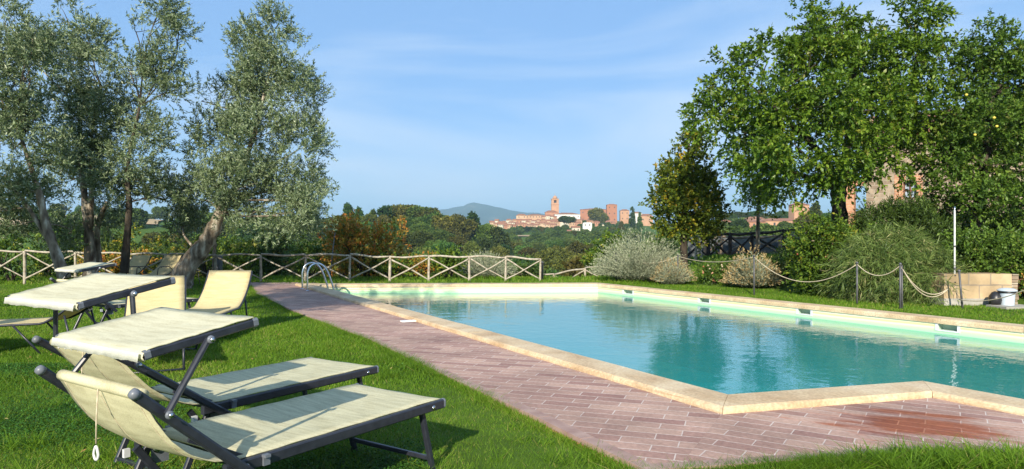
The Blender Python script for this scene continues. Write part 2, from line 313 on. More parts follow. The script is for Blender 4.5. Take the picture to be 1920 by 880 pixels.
def water():
    m, t, b = newmat('pool_water'); t.nodes.remove(b)
    v = coords(t, (1, 1.0, 1))
    n = N(t, 'ShaderNodeTexNoise', Scale=2.4, Detail=4, Roughness=.55); t.links.new(v, n.inputs['Vector'])
    n2 = N(t, 'ShaderNodeTexNoise', Scale=11, Detail=2); t.links.new(v, n2.inputs['Vector'])
    b1 = N(t, 'ShaderNodeBump'); b1.inputs['Strength'].default_value = .13; b1.inputs['Distance'].default_value = .06; t.links.new(n.outputs['Fac'], b1.inputs['Height'])
    b2 = N(t, 'ShaderNodeBump'); b2.inputs['Strength'].default_value = .07; b2.inputs['Distance'].default_value = .02; t.links.new(n2.outputs['Fac'], b2.inputs['Height']); t.links.new(b1.outputs[0], b2.inputs['Normal'])
    lw = N(t, 'ShaderNodeLayerWeight'); t.links.new(b2.outputs[0], lw.inputs['Normal'])
    pw = N(t, 'ShaderNodeMath', operation='POWER'); pw.inputs[1].default_value = 3.6; t.links.new(lw.outputs['Facing'], pw.inputs[0])
    fr = N(t, 'ShaderNodeMath', operation='MULTIPLY_ADD'); fr.inputs[1].default_value = .98; fr.inputs[2].default_value = .02; t.links.new(pw.outputs[0], fr.inputs[0])
    gl = N(t, 'ShaderNodeBsdfGlossy', Roughness=.0); t.links.new(b2.outputs[0], gl.inputs['Normal'])
    tp = t.nodes.new('ShaderNodeBsdfTransparent'); tp.inputs[0].default_value = (.28, .82, .84, 1)
    df = t.nodes.new('ShaderNodeBsdfDiffuse'); df.inputs[0].default_value = (.05, .47, .46, 1); body = t.nodes.new('ShaderNodeMixShader'); body.inputs[0].default_value = .62; t.links.new(tp.outputs[0], body.inputs[1]); t.links.new(df.outputs[0], body.inputs[2])
    ms = t.nodes.new('ShaderNodeMixShader'); t.links.new(fr.outputs[0], ms.inputs[0]); t.links.new(body.outputs[0], ms.inputs[1]); t.links.new(gl.outputs[0], ms.inputs[2])
    t.links.new(ms.outputs[0], t.nodes['Material Output'].inputs[0]); return m
M_water = water()
def stonewall(name, c1, c2, mort, sx, sy, rot=(R(90), 0, 0), msize=.012):
    m, t, b = newmat(name); v = coords(t, (1, 1, 1), rot)
    nd = N(t, 'ShaderNodeTexNoise', Scale=3, Detail=3); t.links.new(v, nd.inputs['Vector'])
    vm = N(t, 'ShaderNodeVectorMath', operation='MULTIPLY_ADD'); vm.inputs[1].default_value = (.05, .05, 0); t.links.new(nd.outputs['Color'], vm.inputs[0]); t.links.new(v, vm.inputs[2])
    k = t.nodes.new('ShaderNodeTexBrick'); k.inputs['Scale'].default_value = 1; k.inputs['Brick Width'].default_value = sx; k.inputs['Row Height'].default_value = sy
    k.inputs['Mortar Size'].default_value = msize; k.inputs['Color1'].default_value = (*c1, 1); k.inputs['Color2'].default_value = (*c2, 1); k.inputs['Mortar'].default_value = (*mort, 1)
    t.links.new(vm.outputs[0], k.inputs['Vector'])
    n = N(t, 'ShaderNodeTexNoise', Scale=4, Detail=8); t.links.new(v, n.inputs['Vector'])
    o = N(t, 'ShaderNodeMixRGB', blend_type='OVERLAY'); o.inputs[0].default_value = .6; t.links.new(k.outputs['Color'], o.inputs[1]); t.links.new(n.outputs['Fac'], o.inputs[2])
    t.links.new(o.outputs[0], b.inputs['Base Color']); b.inputs['Roughness'].default_value = .9
    bump(t, n.outputs['Fac'], b, .5, .02); return m
M_rubble = stonewall('rubble_stone', (.22, .16, .11), (.36, .28, .20), (.34, .29, .22), .34, .17)
M_brick = stonewall('red_brick', (.42, .17, .08), (.55, .26, .13), (.45, .36, .28), .25, .07, msize=.008)
M_block = stonewall('tuff_blocks', (.30, .22, .12), (.46, .34, .20), (.26, .21, .15), .40, .31)

# ------------------------------------------------------------ plan of pool and deck (world metres)
def xy(px, py, z=0): return np.array(G(px, py, z)[:2])
I0, I1, I2, I3 = xy(1365, 740, .05), xy(588, 534, .05), xy(1121, 532.5, .05), xy(1920, 613.5, .05)
I4 = xy(1731, 714.4, .05)
uA = unit(I0-I1)
I5 = I4+uA*2.4; I6 = I3+unit(I3-I2)*5.6
POOL = [I0, I1, I2, I3, I6, I5, I4]         # inner edge, runs clockwise from the near corner
def offset(poly, ds):
    n = len(poly); out_ = []
    A = sum(poly[i][0]*poly[(i+1) % n][1]-poly[(i+1) % n][0]*poly[i][1] for i in range(n))
    sg = 1 if A > 0 else -1
    L_ = []
    for i in range(n):
        a, b = poly[i], poly[(i+1) % n]; d = unit(b-a); nn = np.array([d[1], -d[0]])*sg; L_.append((a+nn*ds[i], d))
    for i in range(n):
        p, d = L_[i-1]; q, e = L_[i]; M_ = np.array([d, -e]).T
        if abs(np.linalg.det(M_)) < 1e-6: out_.append(q)
        else: out_.append(p+d*np.linalg.solve(M_, q-p)[0])
    return out_
CW = [.30, .55, .34, .34, .3, .30, .30]
OUT = offset(POOL, CW)
DK = [xy(465, 529.5), xy(480, 550), xy(548, 582), xy(611, 606), xy(694, 637), xy(860, 716), xy(1010, 785), xy(1090, 825), xy(1180, 868)]
E0 = xy(1212, 884); E1 = xy(1750, 846); E2 = xy(2040, 853)
# whole paved + pool footprint, used as the hole in the ground sheet
dkfar = np.array([OUT[1][0]-.02, xy(465, 529.5)[1]])
HOLE = DK+[E0, E1, E2, OUT[5]+np.array([.05, -.3]), OUT[4], OUT[3], OUT[2], OUT[1]]
def inside(poly, x, y):
    x = np.asarray(x, float); y = np.asarray(y, float); c = np.zeros(x.shape, bool); n = len(poly)
    for i in range(n):
        x0, y0 = poly[i]; x1, y1 = poly[(i+1) % n]
        if y0 == y1: continue
        k = ((y0 > y) != (y1 > y)) & (x < (x1-x0)*(y-y0)/(y1-y0)+x0); c ^= k
    return c

# ------------------------------------------------------------ terrain height
YK = [21, 40, 60, 100, 150, 250, 300, 400, 500, 600, 700, 800, 1000, 1600, 9000]
TK = [-.62, -.2, .03, .16, .3, .6]
ZK = [[-.1, -3, -5, -5, -3, 7, 10, 14.5, 14, 12, 10, 10, 8, 0, 0],
      [-.1, -5, -9, -10, -7, 2.6, 2.0, 0, 0, 2, 4, 4, 2, 0, 0],
      [-.1, -5, -9.6, -11, -10, -7.5, -6, -2.5, 3.0, 8, 17, 25, 20, 0, 0],
      [-.1, -5, -9.6, -10.5, -9, -6, -4, 0, 5, 9, 19, 25, 20, 0, 0],
      [.5, .5, -2, -3, -2, 1.5, 3.2, 9.5, 11, 11, 12, 14, 10, 0, 0],
      [.5, .7, .7, 1, 1, 2, 3, 6, 9, 11, 12, 14, 10, 0, 0]]
ZK = np.array(ZK)
def sstep(a, b, x):
    k = np.clip((x-a)/(b-a), 0, 1); return k*k*(3-2*k)
def hgt(x, y):
    x = np.asarray(x, float); y = np.asarray(y, float)
    t = x/np.maximum(y, 8)
    rows = np.array([np.interp(y, YK, z) for z in ZK])
    tt = np.clip(t, TK[0], TK[-1]); k = np.clip(np.searchsorted(TK, tt, side='right')-1, 0, len(TK)-2)
    TKa = np.array(TK); f = (tt-TKa[k])/(TKa[k+1]-TKa[k]); f = f*f*(3-2*f)
    r0 = np.take_along_axis(rows, k[None, ...], 0)[0]; r1 = np.take_along_axis(rows, (k+1)[None, ...], 0)[0]
    far = r0*(1-f)+r1*f
    far += sstep(40, 200, y)*(1.2*np.sin(x*.021+1.3)*np.sin(y*.017)+.6*np.sin(x*.06+y*.043))*(y < 1500)
    d = (x-2.45)*.8+(y-18.9)*.6
    bank = .62*sstep(.9, 4.2, d)*sstep(2.0, 5.0, x)
    near = -.03+bank+.012*np.sin(x*1.7+.4*y)*np.sin(y*1.3)
    b = sstep(19.5, 24, y)
    fx = sstep(5, 9, x)     # on the right the bank carries on to the house
    keep = fx*(1-sstep(36, 50, y))
    farz = far*(1-keep)+(.58)*keep
    return near*(1-b)+farz*b

# ground sheet: triangulated with the pool footprint cut out
pts = []; 
ys = list(np.arange(-14, 26, 1.0))+list(26*1.075**np.arange(1, 84))
for j, y in enumerate(ys):
    if y < 26: xs = np.arange(-42, 43, 1.0)+(.5 if j % 2 else 0)
    else: xs = np.linspace(-1.7*y, 1.7*y, 90)+(.9*y/45 if j % 2 else 0)
    pts += [(float(x), float(y)) for x in xs]
hole = [tuple(map(float, p)) for p in HOLE]
pa = np.array(pts); keep = ~inside(HOLE, pa[:, 0], pa[:, 1])
dmin = np.full(len(pa), 9.)
for i in range(len(hole)):
    a = np.array(hole[i]); b = np.array(hole[(i+1) % len(hole)]); t_ = np.clip(((pa-a)@(b-a))/((b-a)@(b-a)), 0, 1)
    dmin = np.minimum(dmin, np.linalg.norm(pa-(a+t_[:, None]*(b-a)), axis=1))
keep &= dmin > .3
pa = pa[keep]
allp = [Vector(p) for p in hole]+[Vector(p) for p in pa]
edges = [(i, (i+1) % len(hole)) for i in range(len(hole))]
vo, eo, fo, *_ = geometry.delaunay_2d_cdt(allp, edges, [], 0, 1e-5)
va = np.array([tuple(v) for v in vo]); fo = [f for f in fo if len(f) == 3]; fa = np.array(fo)
cen = va[fa].mean(1); fa = fa[~inside(HOLE, cen[:, 0], cen[:, 1])]
a2 = va[fa]; cr = (a2[:, 1, 0]-a2[:, 0, 0])*(a2[:, 2, 1]-a2[:, 0, 1])-(a2[:, 1, 1]-a2[:, 0, 1])*(a2[:, 2, 0]-a2[:, 0, 0])
fa[cr < 0] = fa[cr < 0][:, ::-1]
gz = hgt(va[:, 0], va[:, 1])
tag(link('ground', npmesh('ground', np.c_[va, gz], fa, True), M_ground), kind='structure')

# ------------------------------------------------------------ deck
def poly_sheet(name, poly, z0, z1, mats, side_mat=1):
    bm = bmesh.new(); top = [bm.verts.new((p[0], p[1], z1)) for p in poly]; bot = [bm.verts.new((p[0], p[1], z0)) for p in poly]
    f = bm.faces.new(top); f.normal_update()
    if f.normal.z < 0: f.normal_flip()
    n = len(poly)
    for i in range(n):
        g = bm.faces.new((top[i], bot[i], bot[(i+1) % n], top[(i+1) % n])); g.material_index = side_mat
    bmesh.ops.triangulate(bm, faces=[f])
    bmesh.ops.recalc_face_normals(bm, faces=bm.faces)
    me = bpy.data.meshes.new(name); bm.to_mesh(me); bm.free()
    o = link(name, me, mats); return tag(o, kind='structure')
M_edge = noisy('terracotta_edge', [(.3, (.40, .17, .08)), (.7, (.58, .28, .15))], 8, .85, 5, bs=.3)
seamB = xy(1310, 878)
sh = .05
Lp = DK+[seamB*1.0, OUT[0]+uA*0+np.array([0, 0])]
C0 = OUT[0]
inner0 = offset(POOL, [.2]*7)    # deck runs a little under the coping
deckL = DK+[E0, E0*.9+E1*.1, inner0[0], inner0[1], np.array([inner0[1][0], DK[0][1]])]
deckR = [inner0[0], E0*.9+E1*.1, E1, E2, inner0[5]+np.array([-.0, -.1]), inner0[6]]
poly_sheet('brick_deck', deckL, -.12, 0.0, [M_tileL, M_edge])
poly_sheet('brick_deck_step', deckR, -.12, 0.0015, [M_tileR, M_edge])
# flat terracotta border tiles along the lawn edge
bd = MB(); rim = DK[1:]+[E0, E1]
rim = [np.array(p) for p in rim]
for i in range(len(rim)-1):
    a, b = rim[i], rim[i+1]; d = unit(b-a); n_ = np.array([-d[1], d[0]]); ln = np.linalg.norm(b-a); k = max(1, int(ln/.32))
    for j in range(k):
        p = a+d*(ln*j/k+.004); q = a+d*(ln*(j+1)/k-.004); i0 = p+n_*.085; i1 = q+n_*.085
        p = p-n_*.006; q = q-n_*.006
        bd.hexa([(p[0], p[1], -.02), (q[0], q[1], -.02), (i1[0], i1[1], -.02), (i0[0], i0[1], -.02)]+[(p[0], p[1], .008), (q[0], q[1], .008), (i1[0], i1[1], .006), (i0[0], i0[1], .006)])
M_border = noisy('border_tile', [(.3, (.28, .17, .14)), (.7, (.42, .29, .24))], 7, .8, 6, bs=.3)
tag(bd.build('deck_border', M_border), kind='structure')

# coping: travertine stones with a rounded lip
cp = MB(); inn = offset(POOL, [-.02]*7)
prof = [(0.0, -.02), (0.0, .025), (.012, .043), (.035, .05), (.5, .052), (.93, .048), (.985, .036), (1.0, .015), (1.0, -.03)]
n = len(POOL)
for i in range(n):
    a, b, c_, d_ = inn[i], inn[(i+1) % n], OUT[i], OUT[(i+1) % n]
    ln = np.linalg.norm(b-a); k = max(1, int(ln/1.0)) if i in (1, 2, 3) else max(1, int(ln/1.15))
    cuts = [0]+sorted([min(.99, max(.01, (j+random.uniform(-.2, .2))/k)) for j in range(1, k)])+[1]
    for j in range(len(cuts)-1):
        s0, s1 = cuts[j]+.0022/ln, cuts[j+1]-.0022/ln; dz = random.uniform(-.002, .002)
        sub = 4; vs = []
        for q in range(sub+1):
            s_ = s0+(s1-s0)*q/sub; A_ = a+(b-a)*s_; B_ = c_+(d_-c_)*s_
            for (u_, z_) in prof:
                jit = random.uniform(-.006, .006) if u_ > .9 else 0
                pt = A_+(B_-A_)*u_+(B_-A_)/max(1e-6, np.linalg.norm(B_-A_))*jit; vs.append((pt[0], pt[1], z_+dz))
        m_ = len(prof); fs = [(q*m_+e, q*m_+e+1, (q+1)*m_+e+1, (q+1)*m_+e) for q in range(sub) for e in range(m_-1)]
        fs += [tuple(range(m_)), tuple(sub*m_+e for e in range(m_-1, -1, -1))]
        cp.add(vs, fs, False)
o = cp.build('pool_coping', M_trav); tag(o, kind='structure')
bm = bmesh.new(); bm.from_mesh(o.data); bmesh.ops.recalc_face_normals(bm, faces=bm.faces); bm.to_mesh(o.data); bm.free()

# pool shell, with skimmer openings in the long right wall
WZ = -.16
sh_ = MB(); sk_list = []
def along(px, py):    # arc length on the right wall for a pixel column
    best = None
    for q in np.linspace(0, 1.2, 2401):
        p = I2+(I3-I2)*q
        X = 960+p[0]*F/p[1]
        if best is None or abs(X-px) < best[0]: best = (abs(X-px), q)
    return best[1]*np.linalg.norm(I3-I2)
skim = [(along(a, 0), along(b, 0)) for a, b in ((1169, 1186), (1311, 1330), (1496, 1520), (1758, 1795))]
dW = unit(I3-I2); nW = np.array([-dW[1], dW[0]]);
cenp = sum(POOL)/7
if (cenp-I2)@nW > 0: nW = -nW          # nW points out of the pool
Lw = np.linalg.norm(I6-I2)
def wq(s0, s1, z0, z1):
    a = I2+dW*s0; b = I2+dW*s1; sh_.add([(a[0], a[1], z0), (b[0], b[1], z0), (b[0], b[1], z1), (a[0], a[1], z1)], [(0, 1, 2, 3)])
pos = 0; ZT, ZB = -.02, -.105
for s0, s1 in skim:
    wq(pos, s0, -1.5, .03); wq(s0, s1, -1.5, ZB); wq(s0, s1, ZT, .03); pos = s1
wq(pos, Lw, -1.5, .03)
for i in (0, 1, 4, 5, 6):
    a, b = POOL[i], POOL[(i+1) % n]; k = max(1, int(np.linalg.norm(b-a)/2))
    for j in range(k):
        p = a+(b-a)*j/k; q = a+(b-a)*(j+1)/k; sh_.add([(p[0], p[1], -1.5), (q[0], q[1], -1.5), (q[0], q[1], .03), (p[0], p[1], .03)], [(0, 1, 2, 3)])
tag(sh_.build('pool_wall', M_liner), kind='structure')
bm = bmesh.new(); f = bm.faces.new([bm.verts.new((p[0], p[1], -1.5)) for p in POOL]); bmesh.ops.triangulate(bm, faces=[f]); me = bpy.data.meshes.new('pool_floor'); bm.to_mesh(me); bm.free()
tag(link('pool_floor', me, M_pfloor), kind='structure')
wp = offset(POOL, [-.001]*7)
bm = bmesh.new(); f = bm.faces.new([bm.verts.new((p[0], p[1], WZ)) for p in wp]); f.normal_update()
if f.normal.z < 0: f.normal_flip()
bmesh.ops.triangulate(bm, faces=[f]); me = bpy.data.meshes.new('pool_water'); bm.to_mesh(me); bm.free()
tag(link('pool_water', me, M_water), kind='structure')
M_niche = noisy('skimmer_inside', [(.3, (.34, .46, .36)), (.7, (.42, .55, .42))], 8, .6, 3, bs=.1)
for (s0, s1), lb in zip(skim, ['skimmer opening nearest the far corner of the pool', 'skimmer opening in front of the variegated round bush', 'skimmer opening below the weeping reed clump', 'largest skimmer opening, nearest the stone planter and bin']):
    c = I2+dW*(s0+s1)/2
    sk = empty('pool_skimmer', (c[0], c[1], (ZT+ZB)/2), 0, 'white framed '+lb, 'skimmer', 'skimmers in the long pool wall')
    b_ = MB()
    for (q0, q1, z0, z1) in ((s0-.035, s0, ZB-.02, ZT+.02), (s1, s1+.035, ZB-.02, ZT+.02), (s0, s1, ZT, ZT+.02), (s0, s1, ZB-.02, ZB)):
        p = I2+dW*q0-nW*.008; q = I2+dW*q1-nW*.008; p2 = I2+dW*q0+nW*.02; q2 = I2+dW*q1+nW*.02
        b_.hexa([(p[0], p[1], z0), (q[0], q[1], z0), (q2[0], q2[1], z0), (p2[0], p2[1], z0), (p[0], p[1], z1), (q[0], q[1], z1), (q2[0], q2[1], z1), (p2[0], p2[1], z1)])
    b_.build('frame', M_clip, sk)
    nb = MB(); p = I2+dW*s0+nW*.022; q = I2+dW*s1+nW*.022; p2 = p+nW*.09; q2 = q+nW*.09
    vs = [(p[0], p[1], ZB), (q[0], q[1], ZB), (q2[0], q2[1], ZB), (p2[0], p2[1], ZB), (p[0], p[1], ZT), (q[0], q[1], ZT), (q2[0], q2[1], ZT), (p2[0], p2[1], ZT)]
    nb.add(vs, [(0, 1, 2, 3), (4, 5, 6, 7), (3, 2, 6, 7), (0, 3, 7, 4), (1, 2, 6, 5)])
    nb.build('inlet', M_niche, sk)

# ------------------------------------------------------------ leaf clouds
def rnd_unit(n_): return unit(rng.normal(size=(n_, 3)))
def leafcloud(c, d, Ln, Wd, tint, upbias=.5):
    n_ = len(c); d = unit(d)
    side = unit(np.cross(d, rnd_unit(n_)*(1-upbias)+np.array([0, 0, 1])*upbias)+1e-6)
    Ln = np.broadcast_to(Ln, (n_,))[:, None]; Wd = np.broadcast_to(Wd, (n_,))[:, None]
    nrm = unit(np.cross(side, d))
    v = np.stack([c, c+d*Ln*.45+side*Wd*.5-nrm*Ln*.03, c+d*Ln-nrm*Ln*.10, c+d*Ln*.45-side*Wd*.5-nrm*Ln*.03], 1).reshape(-1, 3)
    f = np.arange(4*n_).reshape(-1, 4)
    return v, f, np.repeat(np.broadcast_to(tint, (n_,)), 4)
def gapnoise(p, s, seed):
    q = p*s+seed
    return np.sin(q[:, 0]*1.7+np.sin(q[:, 2]*1.3))+np.sin(q[:, 1]*1.9+np.sin(q[:, 0]*1.1)*1.2)+np.sin(q[:, 2]*2.1+np.sin(q[:, 1]*1.5))
def twigcloud(lobes, dens, per, tl, Ll, Lw, up=.35, outw=.7, droop=0, seed=0, gap=-.5, gs=2.2, tvar=.25, sway=.55, shell=.45, leafup=.5):
    V = []; Fc = []; T = []; b = 0
    for (cx, cy, cz, rx, ry, rz) in lobes:
        n_ = int(dens*(rx*ry*rz)**(2/3)*4*math.pi/3)
        u = rnd_unit(n_); r = rng.uniform(shell**3, 1.1, n_)**(1/3)
        p = u*r[:, None]*np.array([rx, ry, rz])+np.array([cx, cy, cz])
        g = gapnoise(p, gs, seed); k = g > gap+rng.normal(size=n_)*.4; p = p[k]; u = u[k]; n_ = len(p)
        if not n_: continue
        d = unit(u*outw+rng.normal(size=(n_, 3))*.5+np.array([0, 0, up]))
        s_ = rng.uniform(0, 1, (n_, per)); tw = rng.normal(0, tvar, n_)
        c = p[:, None]+d[:, None]*(s_[..., None]*tl)-np.array([0, 0, 1])*(s_**2)[..., None]*droop*tl
        ld = unit(d[:, None]*.7+rng.normal(size=(n_, per, 3))*sway-np.array([0, 0, 1])*droop*.8)
        t_ = np.clip(.5+tw[:, None]+rng.normal(0, .16, (n_, per)), 0, 1)
        sc = rng.uniform(.7, 1.25, n_*per)
        v, f, tt = leafcloud(c.reshape(-1, 3), ld.reshape(-1, 3), Ll*sc, Lw*sc, t_.ravel(), leafup)
        V.append(v); Fc.append(f+b); T.append(tt); b += len(v)
    return np.concatenate(V), np.concatenate(Fc), np.concatenate(T)
def limb(mb, a, b, r0, r1, bend=.12, n_=6, seg=6):
    a = Vector(a); b = Vector(b); Ld = (b-a).length; off = Vector((random.uniform(-1, 1), random.uniform(-1, 1), random.uniform(-.3, .8)))*Ld*bend
    ps = []; rs = []
    for i in range(seg+1):
        t_ = i/seg; ps.append(a.lerp(b, t_)+off*math.sin(math.pi*t_)+Vector([random.uniform(-1, 1)*.012*Ld for _ in range(3)])*(0 < i < seg)); rs.append(r0+(r1-r0)*t_)
    mb.tube(ps, rs, n_); return ps
def trunktube(mb, pts_, rs, n_=12, knob=.12):
    # smooth path through the points, with a gnarled radius
    P_ = [Vector(p) for p in pts_]; out_ = []; rr = []
    m = len(P_); K = 7
    for i in range(m-1):
        p0 = P_[max(i-1, 0)]; p1 = P_[i]; p2 = P_[i+1]; p3 = P_[min(i+2, m-1)]
        for k in range(K):
            t_ = k/K; q = .5*((2*p1)+(p2-p0)*t_+(2*p0-5*p1+4*p2-p3)*t_*t_+(3*p1-p0-3*p2+p3)*t_**3)
            out_.append(q); rr.append((rs[i]+(rs[i+1]-rs[i])*t_)*(1+random.uniform(-knob, knob)))
    out_.append(P_[-1]); rr.append(rs[-1])
    mb.tube(out_, rr, n_); return out_
def tree(name, label, cat, trunks, lobes, mat, bark, group=None, twigs=3, **kw):
    base = trunks[0][0][0]
    o = empty(name, base, 0, label, cat, group)
    tb = MB(); paths = []
    for pts_, rs in trunks: paths.append((trunktube(tb, pts_, rs), rs[-1]))
    allp_ = [(p, rl) for path, rl in paths for p in path[len(path)//2:]]
    for lb in lobes:
        c = Vector(lb[:3]); cand = [(p, rl) for p, rl in allp_ if p.z < c.z+.2] or allp_
        p, rl = min(cand, key=lambda q: (q[0]-c).length); 
        ps = limb(tb, p, c, min(rl*.6, .035), .012)
        for _ in range(twigs):
            u = Vector(rnd_unit(1)[0]); u.z = abs(u.z)*.8-.1
            limb(tb, random.choice(ps[3:]), c+Vector((u.x*lb[3], u.y*lb[4], u.z*lb[5]))*.9, .010, .003, .1, 4, 4)
    tb.build('trunk', bark, o)
    v, f, t_ = twigcloud(lobes, **kw)
    link('crown', npmesh('crown', v, f, False, t_), mat, o)
    return o
def LB(px, py, rx, ry, Y, dy=0, ryd=None):       # crown lobe centred on a sight line at distance Y+dy
    x, y, z = P(px, py, Y+dy); k = (Y+dy)/F
    return (x, y, z, rx*k, (ryd if ryd else (rx+ry)/2*k), ry*k)

# ------------------------------------------------------------ olives
OL = dict(dens=245, per=24, tl=.36, Ll=.085, Lw=.021, up=.7, outw=.5, droop=.12, gap=-.62, gs=2.3, tvar=.2, sway=.5, shell=.25, leafup=.15)
Y4 = 16.2
tree('olive_tree', 'olive tree with thick gnarled trunk leaning right and a pointed silvery crown', 'olive tree',
     [([P(338, 541, Y4), P(350, 505, Y4), P(382, 462, Y4), P(402, 425, Y4), P(425, 370, Y4)], [.30, .22, .19, .16, .09]),
      ([P(322, 538, Y4+.1), P(338, 500, Y4), P(372, 455, Y4)], [.17, .10, .06]),
      ([P(402, 425, Y4), P(450, 330, Y4), P(490, 200, Y4), P(515, 90, Y4)], [.11, .07, .04, .02])],
     [LB(515, 55, 26, 45, Y4), LB(465, 95, 28, 50, Y4), LB(545, 120, 34, 50, Y4), LB(500, 150, 48, 60, Y4), LB(560, 190, 42, 55, Y4), LB(452, 190, 42, 60, Y4, .5),
      LB(405, 245, 40, 56, Y4), LB(480, 260, 60, 70, Y4, -.5), LB(560, 280, 48, 60, Y4), LB(402, 305, 44, 45, Y4, -.3), LB(450, 350, 70, 50, Y4, -.6), LB(540, 350, 60, 50, Y4, .2),
      LB(590, 385, 40, 38, Y4, -.4), LB(520, 405, 70, 38, Y4, -.8), LB(430, 402, 55, 28, Y4), LB(378, 190, 22, 30, Y4), LB(370, 375, 40, 45, Y4, .6), LB(600, 410, 32, 26, Y4, 0), LB(345, 420, 30, 30, Y4, 1.0)],
     M_olive, M_bark, 'olive trees on the lawn', seed=1, **OL)
Y3 = 15.0
tree('olive_tree', 'olive tree with slim dark straight trunk, between the leaning olive and the forked olive', 'olive tree',
     [([P(233, 512, Y3), P(237, 460, Y3), P(242, 390, Y3), P(240, 310, Y3), P(262, 200, Y3)], [.10, .085, .07, .045, .025])],
     [LB(300, 20, 34, 30, Y3), LB(335, 60, 26, 22, Y3), LB(255, 60, 28, 30, Y3), LB(305, 115, 36, 34, Y3), LB(240, 130, 40, 45, Y3), LB(270, 185, 44, 42, Y3), LB(325, 170, 18, 24, Y3), LB(235, 215, 45, 45, Y3, .3),
      LB(280, 255, 36, 38, Y3), LB(240, 300, 50, 45, Y3, -.3), LB(215, 345, 40, 35, Y3), LB(275, 340, 42, 36, Y3, .4), LB(310, 375, 36, 28, Y3, .5)],
     M_olive, M_barkd, 'olive trees on the lawn', seed=4, **{**OL, 'gap': -.5})
Y2 = 15.6
tree('olive_tree', 'olive tree whose pale trunk forks into two upright stems, left of the slim dark trunk', 'olive tree',
     [([P(168, 520, Y2), P(168, 460, Y2), P(160, 380, Y2), P(150, 290, Y2), P(150, 200, Y2)], [.15, .12, .08, .055, .03]),
      ([P(168, 430, Y2), P(172, 340, Y2), P(170, 270, Y2), P(190, 160, Y2)], [.08, .06, .045, .02]),
      ([P(185, 500, Y2+.5), P(182, 430, Y2+.5), P(200, 380, Y2)], [.09, .07, .04])],
     [LB(125, 35, 32, 35, Y2), LB(165, 80, 36, 40, Y2), LB(110, 110, 40, 50, Y2), LB(175, 150, 44, 48, Y2, -.4), LB(120, 190, 46, 55, Y2), LB(180, 230, 50, 50, Y2, -.3), LB(125, 270, 50, 50, Y2),
      LB(190, 305, 46, 42, Y2, .3), LB(130, 340, 46, 40, Y2, .4), LB(200, 400, 26, 30, Y2, .7), LB(60, 100, 26, 40, Y2)],
     M_olive, M_bark, 'olive trees on the lawn', seed=9, **OL)
Y1 = 13.4
tree('olive_tree', 'leftmost olive tree, cut by the picture edge, with a pale bending trunk', 'olive tree',
     [([P(122, 524, Y1), P(105, 475, Y1), P(86, 420, Y1), P(70, 350, Y1), P(40, 260, Y1)], [.12, .10, .08, .06, .03]),
      ([P(105, 475, Y1), P(60, 400, Y1), P(10, 330, Y1)], [.05, .04, .025])],
     [LB(20, 50, 40, 48, Y1), LB(70, 75, 30, 45, Y1), LB(-20, 110, 50, 60, Y1), LB(45, 140, 50, 55, Y1), LB(5, 200, 56, 60, Y1), LB(75, 210, 46, 55, Y1, .4), LB(25, 280, 58, 52, Y1), LB(90, 300, 46, 44, Y1, .3),
      LB(20, 350, 52, 44, Y1), LB(-20, 400, 50, 45, Y1, .4), LB(85, 365, 36, 34, Y1, .5), LB(25, 425, 36, 26, Y1, .8), LB(118, 440, 26, 34, Y1, 2)],
     M_olive, M_bark, 'olive trees on the lawn', seed=14, **OL)
# two olives beside the viewer, outside the picture, whose crowns shade the deck and the lawn
def shade_olive(x, y, zt, s, lab, more=()):
    lb = [(x+random.uniform(-1, 1)*s, y+random.uniform(-.8, .8)*s, zt-random.uniform(.3, 2.0), .7*s, .7*s, .5) for _ in range(11)]+list(more)
    tree('olive_tree', lab, 'olive tree', [([(x, y, -.05), (x+.1, y, 1.2), (x, y+.1, 2.2), (x, y, zt-1)], [.2, .15, .13, .05])], lb, M_olive, M_bark, None, seed=3, **{**OL, 'dens': 170})
shade_olive(-6.3, 2.5, 6.6, 1.35, 'olive tree beside the viewer that throws its shade over the far brick deck', [(-6.3, 2.6, 7.4, .45, .4, .4), (-4.75, 2.6, 7.3, .4, .35, .4), (-5.2, 2.6, 6.6, .6, .5, .4)])
shade_olive(-9.9, 7.0, 5.6, 1.3, 'olive tree standing left of the far left sun lounger')

